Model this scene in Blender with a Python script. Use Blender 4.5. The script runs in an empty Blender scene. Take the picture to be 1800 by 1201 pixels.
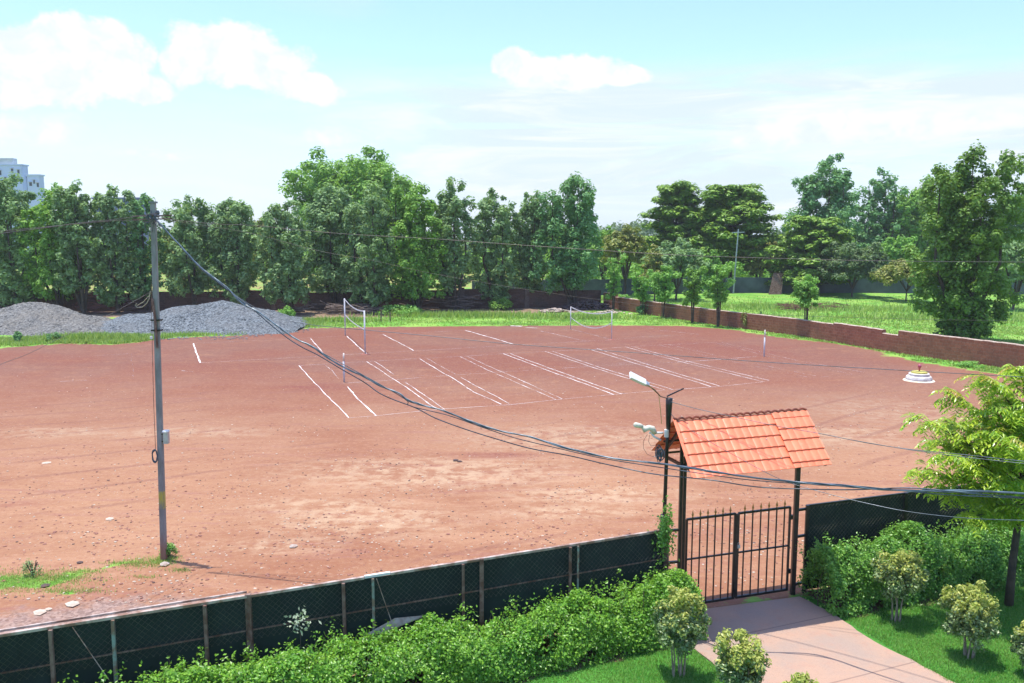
import bpy, math, random
import numpy as np
from mathutils import Vector, Matrix
random.seed(7); RNG = np.random.default_rng(7)
S = bpy.context.scene; COL = S.collection
# ---------------------------------------------------------------- camera, sky, sun, exposure
FOC, HC = 1500.0, 7.1                      # focal length in photo pixels, camera height
PIT = math.atan(190 / FOC)
cam = bpy.data.cameras.new('camera'); co = bpy.data.objects.new('camera', cam); COL.objects.link(co)
cam.sensor_width = 36; cam.lens = FOC / 1800 * 36; cam.clip_end = 6000; cam.clip_start = 0.1
co.location = (0, 0, HC); co.rotation_euler = (math.pi / 2 - PIT, 0, 0); S.camera = co
SUNV = Vector((-0.13, 0.09, 1.0)).normalized()
SKY_STR, SUN_STR, EXPO = 0.15, 5.0, 0.35
S.view_settings.view_transform = 'Standard'; S.view_settings.look = 'None'
S.view_settings.exposure = EXPO; S.view_settings.gamma = 1
sun = bpy.data.lights.new('sun', 'SUN'); sun.energy = SUN_STR; sun.angle = math.radians(0.5); sun.color = (1, .955, .86)
so = bpy.data.objects.new('sun', sun); COL.objects.link(so); so.location = (0, 0, 60)
so.rotation_euler = SUNV.to_track_quat('Z', 'Y').to_euler()

def ray(x, y):
    u = (x - 900) / FOC; v = (y - 600.5) / FOC
    return u, math.cos(PIT) - v * math.sin(PIT), -math.sin(PIT) - v * math.cos(PIT)
def G(x, y, z=0.0):
    a, b, c = ray(x, y); t = (HC - z) / -c
    return (a * t, b * t)
def AT(x, y, Y):                            # point on the sight line at distance Y
    a, b, c = ray(x, y); t = Y / b
    return Vector((a * t, Y, HC + c * t))
def PROJ(x, y, z):
    dz = z - HC; cp, sp = math.cos(PIT), math.sin(PIT)
    d = y * cp - dz * sp; v = -(dz * cp + y * sp)
    return 900 + FOC * x / d, 600.5 + FOC * v / d
def AZEL(x, y):
    a, b, c = ray(x, y); return math.degrees(math.atan2(a, b)), math.degrees(math.atan2(c, math.hypot(a, b)))

class NT:
    def __init__(s, tree): s.t = tree; s.n = tree.nodes; s.l = tree.links; s.n.clear()
    def new(s, typ, **k):
        n = s.n.new(typ)
        for a, b in k.items():
            if a.startswith('i_'): s.set(n, a[2:].replace('_', ' '), b)
            else: setattr(n, a, b)
        return n
    def set(s, n, sock, v):
        i = n.inputs[int(sock)] if str(sock).isdigit() else n.inputs[sock]
        if hasattr(v, 'is_output') or isinstance(v, bpy.types.NodeSocket): s.l.new(v, i)
        else: i.default_value = v
    def m(s, op, a, b=0.0, c=None, clamp=False):
        n = s.new('ShaderNodeMath', operation=op); n.use_clamp = clamp; s.set(n, 0, a); s.set(n, 1, b)
        if c is not None: s.set(n, 2, c)
        return n.outputs[0]
    def vm(s, op, a, b=(0, 0, 0)):
        n = s.new('ShaderNodeVectorMath', operation=op); s.set(n, 0, a); s.set(n, 1, b)
        return n.outputs[1] if op == 'LENGTH' else n.outputs[0]
    def noise(s, vec, scale, detail=4, rough=.55, dist=0.0):
        n = s.new('ShaderNodeTexNoise'); s.set(n, 'Vector', vec); s.set(n, 'Scale', scale); s.set(n, 'Detail', detail)
        s.set(n, 'Roughness', rough); s.set(n, 'Distortion', dist); return n.outputs[0]
    def ss(s, v, lo, hi, a=0.0, b=1.0):
        n = s.new('ShaderNodeMapRange', interpolation_type='SMOOTHSTEP'); s.set(n, 0, v); s.set(n, 1, lo); s.set(n, 2, hi)
        s.set(n, 3, a); s.set(n, 4, b); return n.outputs[0]
    def mix(s, f, a, b, mode='MIX'):
        n = s.new('ShaderNodeMix', data_type='RGBA', blend_type=mode); s.set(n, 0, f)
        n.inputs[6].default_value = (0, 0, 0, 1)
        for i, v in ((6, a), (7, b)):
            if isinstance(v, tuple): n.inputs[i].default_value = (*v[:3], 1)
            else: s.l.new(v, n.inputs[i])
        return n.outputs[2]
    def ramp(s, f, stops):
        n = s.new('ShaderNodeValToRGB'); s.set(n, 0, f); e = n.color_ramp.elements
        while len(e) < len(stops): e.new(.5)
        for k, (p, c) in enumerate(stops): e[k].position = p; e[k].color = (*c, 1)
        return n.outputs[0]
    def scale(s, vec, sc, rot=0.0):
        n = s.new('ShaderNodeMapping'); s.set(n, 'Vector', vec); n.inputs['Scale'].default_value = sc
        n.inputs['Rotation'].default_value = (0, 0, rot); return n.outputs[0]

W = bpy.data.worlds.new('World'); S.world = W; W.use_nodes = True
def build_world():
    k = NT(W.node_tree)
    sky = k.new('ShaderNodeTexSky'); sky.sky_type = 'NISHITA'; sky.sun_disc = False
    sky.sun_elevation = math.asin(SUNV.z); sky.sun_rotation = math.atan2(SUNV.x, SUNV.y)
    sky.air_density = 1.0; sky.dust_density = 1.2; sky.ozone_density = 0.4; sky.altitude = 0
    skyc = k.mix(1.0, sky.outputs[0], (1.17, 1.33, 1.68), 'MULTIPLY')
    tc = k.new('ShaderNodeTexCoord').outputs['Generated']
    sp = k.new('ShaderNodeSeparateXYZ'); k.set(sp, 0, tc)
    az = k.m('MULTIPLY', k.m('ARCTAN2', sp.outputs[0], sp.outputs[1]), 57.2958)
    el = k.m('MULTIPLY', k.m('ARCSINE', sp.outputs[2]), 57.2958)
    cb = k.new('ShaderNodeCombineXYZ'); k.set(cb, 0, az); k.set(cb, 1, el); P = cb.outputs[0]
    wn = k.new('ShaderNodeTexNoise'); k.set(wn, 'Vector', P); k.set(wn, 'Scale', .16); k.set(wn, 'Detail', 3)
    warp = k.vm('MULTIPLY', k.vm('SUBTRACT', wn.outputs[1], (.5, .5, .5)), (4.0, 2.4, 0))
    PW = k.vm('ADD', P, warp)
    puff = k.noise(P, .55, 7, .58)
    acc = None
    cum = [(130, 92, 125, 56), (50, 135, 130, 48), (215, 142, 95, 30), (392, 78, 105, 48), (470, 118, 105, 46), (335, 100, 60, 42),
           (545, 160, 60, 30), (905, 112, 42, 26), (985, 125, 110, 30), (1070, 135, 70, 20),
           ]
    acs = None
    soft = [(60, 228, 90, 34), (585, 240, 60, 20), (285, 268, 65, 15), (1460, 222, 120, 34), (1360, 240, 130, 30), (1640, 222, 130, 30), (1540, 240, 200, 30)]
    for (x, y, rx, ry) in soft:
        a, e = AZEL(x, y); ln = k.vm('LENGTH', k.vm('DIVIDE', k.vm('SUBTRACT', PW, (a, e, 0)), (rx / 26.2, ry / 30.0, 1))); m = k.m('SUBTRACT', 1.0, ln)
        acs = m if acs is None else k.m('MAXIMUM', acs, m)
    for (x, y, rx, ry) in cum:
        a, e = AZEL(x, y); d = 26.2
        ln = k.vm('LENGTH', k.vm('DIVIDE', k.vm('SUBTRACT', PW, (a, e, 0)), (rx / d, ry / d, 1)))
        m = k.m('SUBTRACT', 1.0, ln)
        acc = m if acc is None else k.m('MAXIMUM', acc, m)
    puf2 = k.noise(P, 1.5, 6, .6)
    dens = k.m('ADD', k.m('ADD', acc, k.m('MULTIPLY', k.m('SUBTRACT', puff, .5), .95)), k.m('MULTIPLY', k.m('SUBTRACT', puf2, .5), .35))
    cmask = k.ss(dens, -.03, .26)
    sm = k.m('MULTIPLY', k.ss(k.m('ADD', acs, k.m('MULTIPLY', k.m('SUBTRACT', puff, .5), 1.3)), -.1, .7), .85)
    cmask = k.m('MAXIMUM', cmask, sm)
    # thin veil of stratus towards the horizon and cirrus
    st = k.noise(k.scale(P, (.045, .34, 1)), 1.0, 6, .6, .6)
    lowv = k.ss(k.m('ADD', el, k.m('MULTIPLY', k.m('SUBTRACT', st, .5), 5)), 11.2, 9.0)
    azr = k.ss(az, -20, 0)
    veil = k.m('MULTIPLY', k.ss(st, .26, .5), k.m('MULTIPLY', lowv, k.m('ADD', .2, k.m('MULTIPLY', azr, .75))))
    hz = k.ss(el, 10, -1, 0.0, .7)
    veil = k.m('MAXIMUM', veil, hz)
    ci = k.m('MULTIPLY', k.ss(k.noise(k.scale(P, (.03, .22, 1), .12), 1.0, 5, .6, 1.0), .55, .8), .25)
    veil = k.m('MAXIMUM', veil, ci)
    shade = k.noise(PW, .5, 6, .6)
    ccol = k.mix(k.ss(shade, .35, .6), (4.75, 5.2, 5.5), (5.7, 5.75, 5.8))
    wisp = k.m('MULTIPLY', k.ss(k.noise(k.scale(P, (.07, .42, 1), .05), 1.0, 8, .62, 1.0), .42, .66), k.m('MULTIPLY', k.ss(el, 10.8, 8.6), k.ss(az, -22, -4, .35, 1.0)))
    c1 = k.mix(veil, skyc, k.mix(wisp, (4.2, 4.85, 5.55), (5.35, 5.5, 5.65)))
    c2 = k.mix(cmask, c1, ccol)
    bg = k.new('ShaderNodeBackground'); k.set(bg, 0, c2); k.set(bg, 1, SKY_STR)
    out = k.new('ShaderNodeOutputWorld'); k.l.new(bg.outputs[0], out.inputs[0])
build_world()

# ---------------------------------------------------------------- helpers
def mat(name):
    m = bpy.data.materials.new(name); m.use_nodes = True; k = NT(m.node_tree)
    p = k.new('ShaderNodeBsdfPrincipled'); o = k.new('ShaderNodeOutputMaterial'); k.l.new(p.outputs[0], o.inputs[0])
    return m, k, p, o
def simple(name, c1, c2=None, scale=6.0, rough=.7, metal=0.0, bump=0.0, bscale=30.0, spec=.4, stretch=(1, 1, 1), lo=.35, hi=.65):
    m, k, p, o = mat(name); c2 = c2 or tuple(v * .75 for v in c1)
    v = k.new('ShaderNodeTexCoord').outputs['Object']; v = k.scale(v, stretch)
    f = k.ss(k.noise(v, scale, 6, .6), lo, hi)
    k.set(p, 'Base Color', k.mix(f, c1, c2)); k.set(p, 'Roughness', rough); k.set(p, 'Metallic', metal); k.set(p, 'Specular IOR Level', spec)
    if bump:
        b = k.new('ShaderNodeBump'); k.set(b, 'Height', k.noise(v, bscale, 5, .6)); k.set(b, 'Strength', bump); k.set(b, 'Distance', .02)
        k.l.new(b.outputs[0], p.inputs['Normal'])
    return m
def leafmat(name, cols, rough=.45, trans=.3, spec=.45, patch=.6):
    m, k, p, o = mat(name)
    g = k.new('ShaderNodeNewGeometry'); r = g.outputs['Random Per Island']
    c = k.ramp(r, [((i + .0) / (len(cols) - 1), cc) for i, cc in enumerate(cols)])
    v = k.new('ShaderNodeTexCoord').outputs['Object']
    n = k.ss(k.noise(v, patch, 3, .6), .35, .65)
    c = k.mix(k.m('MULTIPLY', n, .35), c, cols[-1])
    k.set(p, 'Base Color', c); k.set(p, 'Roughness', rough); k.set(p, 'Specular IOR Level', spec)
    t = k.new('ShaderNodeBsdfTranslucent'); k.set(t, 0, k.mix(.4, c, (.35, .5, .05), 'MIX'))
    mx = k.new('ShaderNodeMixShader'); k.set(mx, 0, trans); k.l.new(p.outputs[0], mx.inputs[1]); k.l.new(t.outputs[0], mx.inputs[2])
    k.l.new(mx.outputs[0], o.inputs[0]); return m

def npmesh(name, V, F, material, parent=None, loc=None, smooth=False, uv=None, attrs=None):
    """V (n,3) world coordinates, F (m,3|4) indices; one mesh object"""
    V = np.asarray(V, dtype=np.float32).reshape(-1, 3); F = np.asarray(F, dtype=np.int32)
    org = Vector(loc) if loc is not None else (parent_world(parent) if parent else Vector((0, 0, 0)))
    V = V - np.array(org, dtype=np.float32)
    me = bpy.data.meshes.new(name); me.vertices.add(len(V)); me.vertices.foreach_set('co', V.ravel())
    k = F.shape[1]; me.loops.add(F.size); me.loops.foreach_set('vertex_index', F.ravel())
    me.polygons.add(len(F)); me.polygons.foreach_set('loop_start', np.arange(0, F.size, k, dtype=np.int32))
    try: me.polygons.foreach_set('loop_total', np.full(len(F), k, dtype=np.int32))
    except Exception: pass
    me.polygons.foreach_set('use_smooth', np.full(len(F), smooth, dtype=bool))
    if attrs:
        for an, av in attrs.items():
            a = me.attributes.new(an, 'FLOAT', 'POINT'); a.data.foreach_set('value', np.asarray(av, dtype=np.float32))
    me.update(calc_edges=True); me.validate()
    me.materials.append(material); o = bpy.data.objects.new(name, me); COL.objects.link(o)
    if parent: o.parent = parent; o.location = org - parent_world(parent)
    else: o.location = org
    return o
def parent_world(p):
    v = Vector(p.location)
    while p.parent: p = p.parent; v += Vector(p.location)
    return v
class MB:
    def __init__(s): s.v = []; s.f = []; s.uv = []
    def quad(s, a, b, c, d):
        i = len(s.v); s.v += [tuple(a), tuple(b), tuple(c), tuple(d)]; s.f.append((i, i + 1, i + 2, i + 3)); return s
    def hexa(s, p):                          # 8 corners: bottom 4 (ccw), top 4
        i = len(s.v); s.v += [tuple(q) for q in p]
        for f in ((0, 3, 2, 1), (4, 5, 6, 7), (0, 1, 5, 4), (1, 2, 6, 5), (2, 3, 7, 6), (3, 0, 4, 7)): s.f.append(tuple(i + j for j in f))
        return s
    def box(s, c, sx, sy, sz, d=(1, 0), top=1.0):   # centre of the BOTTOM face, sizes, direction of x axis
        dx = Vector((d[0], d[1], 0)).normalized(); dy = Vector((-dx.y, dx.x, 0)); c = Vector(c); p = []
        for z, k in ((0, 1), (sz, top)):
            for a, b in ((-1, -1), (1, -1), (1, 1), (-1, 1)): p.append(c + dx * a * sx / 2 * k + dy * b * sy / 2 * k + Vector((0, 0, z)))
        return s.hexa(p)
    def bar(s, a, b, w, h=None):             # rectangular bar from a to b
        a = Vector(a); b = Vector(b); h = h or w; d = (b - a).normalized()
        u = d.cross(Vector((0, 0, 1)));  u = u.normalized() if u.length > .05 else d.cross(Vector((0, 1, 0))).normalized()
        n = u.cross(d).normalized(); p = []
        for q in (a, b):
            for x, y in ((-1, -1), (1, -1), (1, 1), (-1, 1)): p.append(q + u * x * w / 2 + n * y * h / 2)
        return s.hexa([p[0], p[1], p[2], p[3], p[4], p[5], p[6], p[7]])
    def tube(s, pts, rad, n=6, cap=True):
        pts = [Vector(p) for p in pts]; R = rad if isinstance(rad, (list, tuple)) else [rad] * len(pts)
        rings = []; u = None
        for i, p in enumerate(pts):
            d = (pts[min(i + 1, len(pts) - 1)] - pts[max(i - 1, 0)])
            d = d.normalized() if d.length > 1e-9 else Vector((0, 0, 1))
            if u is None:
                u = d.cross(Vector((0, 0, 1)))
                if u.length < .05: u = d.cross(Vector((0, 1, 0)))
            u = (u - d * u.dot(d)).normalized(); w = d.cross(u)
            b = len(s.v); rings.append(b)
            for k in range(n):
                a = 2 * math.pi * k / n; s.v.append(tuple(p + (u * math.cos(a) + w * math.sin(a)) * R[i]))
        for i in range(len(rings) - 1):
            for k in range(n):
                a, b = rings[i], rings[i + 1]; s.f.append((a + k, a + (k + 1) % n, b + (k + 1) % n, b + k))
        if cap:
            s.f.append(tuple(rings[0] + k for k in range(n))[::-1]); s.f.append(tuple(rings[-1] + k for k in range(n)))
        return s
    def lathe(s, c, prof, n=16, axis='Z'):   # prof: [(r, z)]
        return s.tube([(c[0], c[1], c[2] + z) for r, z in prof], [max(r, 1e-4) for r, z in prof], n)
    def build(s, name, m, parent=None, loc=None, smooth=False):
        org = Vector(loc) if loc is not None else (parent_world(parent) if parent else Vector((0, 0, 0)))
        me = bpy.data.meshes.new(name); me.from_pydata([tuple(Vector(v) - org) for v in s.v], [], s.f); me.update()
        if smooth:
            for p in me.polygons: p.use_smooth = True
        me.materials.append(m); o = bpy.data.objects.new(name, me); COL.objects.link(o)
        if parent: o.parent = parent; o.location = org - parent_world(parent)
        else: o.location = org
        return o
def tag(o, label=None, cat=None, group=None, kind=None):
    if label: o['label'] = label
    if cat: o['category'] = cat
    if group: o['group'] = group
    if kind: o['kind'] = kind
    return o
def empty(name, loc, label, cat, group=None):
    o = bpy.data.objects.new(name, None); COL.objects.link(o); o.location = loc; o.empty_display_size = .1
    return tag(o, label, cat, group)
def nrm(a): return a / np.maximum(np.linalg.norm(a, axis=1, keepdims=True), 1e-9)

def leaves(C, N, L, Wd, rng, jit=.35, fold=.12, axis=None):
    """quads: centre C, normal N, length L, width Wd"""
    n = len(C); N = nrm(N); r = rng.normal(size=(n, 3)) if axis is None else axis
    D = nrm(r - N * np.sum(r * N, axis=1, keepdims=True)); Sd = np.cross(N, D)
    l = (L * (1 + jit * (rng.random(n) * 2 - 1)))[:, None]; w = (Wd * (1 + jit * (rng.random(n) * 2 - 1)))[:, None]
    V = np.stack([C - D * l / 2, C + Sd * w / 2 + N * w * fold, C + D * l / 2, C - Sd * w / 2 + N * w * fold], axis=1).reshape(-1, 3)
    return V, np.arange(4 * n).reshape(n, 4)
def clump_leaves(cent, rad, per, L, Wd, rng, up=.6, shell=.45):
    cent = np.asarray(cent); rad = np.asarray(rad)
    if rad.ndim == 1: rad = np.stack([rad] * 3, axis=1)
    k = np.repeat(np.arange(len(cent)), per); n = len(k)
    d = nrm(rng.normal(size=(n, 3))); rr = rng.random(n)[:, None] ** shell
    C = cent[k] + d * rr * rad[k]
    N = d * .8 + np.array([0, 0, up]) + rng.normal(size=(n, 3)) * .4
    return leaves(C, N, L, Wd, rng)

# ---------------------------------------------------------------- materials
M = {}
M['bark'] = simple('bark', (.10, .075, .055), (.05, .038, .03), 3, .9, bump=.6)
M['pale_bark'] = simple('pale_bark', (.34, .28, .21), (.2, .16, .12), 8, .85, bump=.5)
M['black_metal'] = simple('black_metal', (.012, .012, .013), (.03, .025, .022), 9, .38, .3, spec=.5)
M['rust_metal'] = simple('rust_metal', (.13, .06, .042), (.24, .16, .13), 7, .7, .2, bump=.3)
M['pale_rust'] = simple('pale_rust', (.52, .42, .37), (.24, .13, .09), 5, .55, .1, stretch=(1, 1, 1), bump=.2)
M['green_paint'] = simple('green_paint', (.22, .3, .26), (.2, .12, .08), 8, .6)
M['sheet'] = simple('shade_sheet', (.007, .018, .017), (.013, .028, .025), 1.5, .75, bump=.5, bscale=4)
M['wire'] = simple('chain_wire', (.11, .11, .085), (.05, .05, .045), 6, .5, .5)
M['cable'] = simple('cable_sheath', (.035, .045, .055), (.10, .13, .16), 4, .38)
M['cable_blue'] = simple('cable_bluegrey', (.12, .17, .21), (.05, .07, .09), 3, .3, spec=.6)
M['cable_brown'] = simple('bare_wire', (.15, .12, .10), (.09, .08, .08), 4, .5, .3)
M['concrete'] = simple('pole_concrete', (.24, .25, .26), (.16, .165, .165), 3, .85, bump=.3, stretch=(1, 1, .3))
M['galv'] = simple('galvanised', (.5, .53, .55), (.36, .38, .4), 4, .4, .5)
M['white'] = simple('white_paint', (.78, .78, .76), (.62, .6, .58), 3, .5)
M['netpost'] = simple('post_paint', (.62, .64, .70), (.5, .48, .5), 3, .5)
M['white_wood'] = simple('limewashed_wood', (.8, .76, .7), (.5, .42, .33), 8, .8)
M['gold'] = simple('gold_paint', (.5, .27, .06), (.34, .16, .04), 12, .4, .3)
M['tile'] = simple('orange_roof_sheet', (.88, .27, .14), (.76, .21, .10), 3.5, .42, 0, spec=.4)
def tilemat():
    m, k, p, o = mat('orange_tile_sheet'); v = k.new('ShaderNodeTexCoord').outputs['Object']
    n = k.noise(v, 3, 6, .65); n2 = k.noise(k.scale(v, (6, 1.2, 1), .33), 1.5, 5, .7)
    c = k.mix(k.ss(n, .35, .65), (.86, .225, .105), (.78, .185, .085)); c = k.mix(k.m('MULTIPLY', k.ss(n2, .5, .75), .18), c, (.5, .17, .09)); c = k.mix(k.m('MULTIPLY', k.ss(k.noise(v, 14, 4, .7), .6, .75), .3), c, (.8, .42, .28))
    k.set(p, 'Base Color', c); k.set(p, 'Roughness', .45); return m
M['tile'] = tilemat()
M['tile_under'] = simple('roof_underside', (.26, .065, .032), (.17, .05, .03), 3, .6)
M['wood'] = simple('dead_wood', (.12, .085, .07), (.2, .15, .12), 6, .9, bump=.5)
M['redwood'] = simple('red_timber', (.2, .07, .055), (.12, .05, .045), 6, .85)
M['stone'] = simple('stone', (.42, .36, .31), (.28, .2, .16), 9, .85, bump=.4)
M['pale_stone'] = simple('pale_stone', (.52, .43, .34), (.40, .31, .24), 9, .85, bump=.4)
M['clod'] = simple('red_clod', (.34, .16, .11), (.2, .085, .065), 9, .9, bump=.4)
M['dark_stone'] = simple('dark_stone', (.07, .05, .05), (.12, .07, .06), 9, .9, bump=.4)
M['greywall'] = simple('grey_wall', (.10, .125, .135), (.06, .075, .08), .5, .9, bump=.3, bscale=2)
M['plinth'] = simple('plinth_plaster', (.68, .66, .63), (.5, .44, .4), 3, .8)
M['yellow'] = simple('yellow_band', (.6, .55, .12), (.5, .45, .12), 4, .7)
M['pink'] = simple('pink_knob', (.55, .12, .18), (.3, .05, .1), 8, .5)
M['bldg'] = simple('building_paint', (.50, .60, .78), (.36, .45, .60), .22, .8, stretch=(1, 1, .3), lo=.42, hi=.7)
M['bldg_top'] = simple('building_plain', (.5, .53, .52), (.42, .45, .45), .3, .8)
M['bluegrey'] = simple('bluegrey_paint', (.15, .19, .32), (.12, .15, .26), .3, .8)
M['glass_dark'] = simple('dark_window', (.04, .06, .08), (.03, .05, .07), .5, .2)
M['blue_sheet'] = simple('blue_sheet', (.06, .25, .38), (.08, .3, .42), .5, .6)
M['path0'] = simple('path_concrete', (.40, .245, .20), (.33, .235, .205), 1.1, .85, bump=.25, bscale=60, lo=.3, hi=.7)
def pathmat():
    m, k, p, o = mat('path_surface'); v = k.new('ShaderNodeTexCoord').outputs['Object']
    n = k.noise(v, .9, 5, .65); n2 = k.noise(v, 3.5, 6, .7); n3 = k.noise(v, 40, 3, .7)
    c = k.mix(k.ss(n, .35, .65), (.40, .255, .18), (.33, .24, .19)); c = k.mix(k.m('MULTIPLY', k.ss(n2, .5, .75), .5), c, (.40, .20, .135)); c = k.mix(k.m('MULTIPLY', k.ss(n3, .45, .75), .35), c, (.22, .15, .125))
    r = k.new('ShaderNodeSeparateXYZ', i_0=k.scale(v, (1, 1, 1), -.39)); j = k.m('ABSOLUTE', k.m('SUBTRACT', k.m('FRACT', k.m('DIVIDE', k.m('ADD', r.outputs[1], .6), 1.9)), .5))
    c = k.mix(k.m('MULTIPLY', k.ss(j, .012, .004), .55), c, (.14, .09, .075))
    k.set(p, 'Base Color', c); k.set(p, 'Roughness', .88); b = k.new('ShaderNodeBump'); k.set(b, 'Height', k.m('ADD', n3, n2)); k.set(b, 'Distance', .01); k.set(b, 'Strength', .5); k.l.new(b.outputs[0], p.inputs['Normal']); return m
M['path'] = pathmat()
L_ = {}
L_['grey'] = leafmat('leaf_grey_green', [(.11, .21, .075), (.20, .34, .12), (.34, .49, .22)], .55, .35, .25)
L_['mid'] = leafmat('leaf_mid_green', [(0.088, 0.224, 0.035), (0.177, 0.378, 0.053), (0.307, 0.519, 0.094)], .55, .3, .25)
L_['blue'] = leafmat('leaf_cool_green', [(0.065, 0.189, 0.065), (0.130, 0.307, 0.100), (0.236, 0.448, 0.165)], .55, .3, .25)
L_['dark'] = leafmat('leaf_layered_green', [(.075, .18, .025), (.16, .31, .035), (.30, .46, .055)], .45, .25, .3)
L_['yel'] = leafmat('leaf_olive_yellow', [(0.117, 0.182, 0.026), (0.221, 0.260, 0.039), (0.338, 0.325, 0.065)], .5)
L_['brown'] = leafmat('leaf_mango', [(.06, .12, .04), (.10, .18, .06), (.17, .24, .09)], .5, .3, .3)
L_['bright'] = leafmat('leaf_bright_green', [(0.130, 0.325, 0.049), (0.195, 0.439, 0.065), (0.293, 0.552, 0.098)], .5, .4)
L_['hedge'] = leafmat('leaf_hedge', [(.06, .18, .02), (.12, .33, .03), (.20, .46, .04), (.32, .55, .06)], .38, .4, .5, 1.5)
L_['hedge2'] = leafmat('leaf_hedge_shrub', [(.05, .17, .03), (.10, .30, .04), (.18, .42, .06), (.28, .50, .08)], .38, .35, .5, 1.5)
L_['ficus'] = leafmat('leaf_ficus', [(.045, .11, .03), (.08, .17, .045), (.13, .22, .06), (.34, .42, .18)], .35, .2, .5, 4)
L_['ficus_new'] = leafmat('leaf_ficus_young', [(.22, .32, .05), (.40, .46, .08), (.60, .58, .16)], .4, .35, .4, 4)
L_['neem'] = leafmat('leaf_neem', [(.12, .30, .03), (.25, .46, .035), (.44, .62, .045), (.62, .72, .07)], .3, .45, .6, 1.2)
L_['neem_new'] = leafmat('leaf_neem_young', [(.30, .42, .04), (.45, .42, .05), (.55, .3, .05)], .35, .45, .5, 2)
L_['weed'] = leafmat('leaf_weed', [(.12, .26, .05), (.22, .37, .07), (.38, .46, .12)], .5, .35, .3, .4)
L_['lawn'] = leafmat('leaf_lawn', [(.05, .20, .025), (.08, .29, .03), (.13, .36, .045), (.24, .36, .09)], .5, .35, .3, .9)
L_['big'] = leafmat('leaf_big_tree', [(.06, .15, .025), (.12, .25, .035), (.21, .35, .06)], .5, .3, .3)
L_['far'] = leafmat('leaf_far', [(.05, .10, .05), (.08, .14, .06), (.11, .17, .08)], .7, .2)
M['dry'] = leafmat('leaf_dry', [(.18, .12, .07), (.26, .18, .11), (.34, .26, .17)], .8, .2)
M['pale_leaf'] = leafmat('leaf_pale', [(.28, .36, .22), (.42, .48, .34)], .4, .3)

# ---------------------------------------------------------------- ground
def sdist(px, py, poly):
    """signed distance (positive inside) of points to a polygon"""
    P = np.array(poly); n = len(P); d = np.full(px.shape, 1e9); inside = np.zeros(px.shape, bool)
    for i in range(n):
        a = P[i]; b = P[(i + 1) % n]; e = b - a
        t = np.clip(((px - a[0]) * e[0] + (py - a[1]) * e[1]) / (e @ e), 0, 1)
        d = np.minimum(d, np.hypot(px - a[0] - t * e[0], py - a[1] - t * e[1]))
        c = ((a[1] > py) != (b[1] > py)) & (px < (b[0] - a[0]) * (py - a[1]) / (b[1] - a[1] + 1e-12) + a[0])
        inside ^= c
    return np.where(inside, d, -d)
DIRT = [G(*q) for q in [(-900, 618), (0, 612), (110, 604), (200, 606), (300, 594), (420, 590), (545, 577), (700, 574.5), (900, 573), (1060, 572),
        (1200, 573), (1290, 580), (1360, 592), (1450, 602), (1530, 614), (1600, 634), (1700, 650), (1800, 664)]] + \
       [(40, 42), (60, 30), (16, 20.3), (5.5, 16.1), (3.1, 15.4), (-9.5, 10.0), (-30, 1.0), (-80, 5)]
LAWN = [(-12, 8.0), (-9.6, 9.9), (3.0, 15.25), (6, 16.1), (16, 20.1), (40, 30), (40, -30), (-20, -30)]
def blob(x, y, px, py, rx, ry):
    c = G(px, py); return 1 - np.sqrt(((x - c[0]) / rx) ** 2 + ((y - c[1]) / ry) ** 2)
def vnoise(x, y, fq, seed):
    g = np.random.default_rng(seed).random((256, 256)); a = x * fq * .8 + y * fq * .6; b = -x * fq * .6 + y * fq * .8
    i = np.floor(a).astype(int) % 255; j = np.floor(b).astype(int) % 255; fa = a % 1; fb = b % 1; fa = fa * fa * (3 - 2 * fa); fb = fb * fb * (3 - 2 * fb)
    return g[i, j] * (1 - fa) * (1 - fb) + g[i + 1, j] * fa * (1 - fb) + g[i, j + 1] * (1 - fa) * fb + g[i + 1, j + 1] * fa * fb
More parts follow.
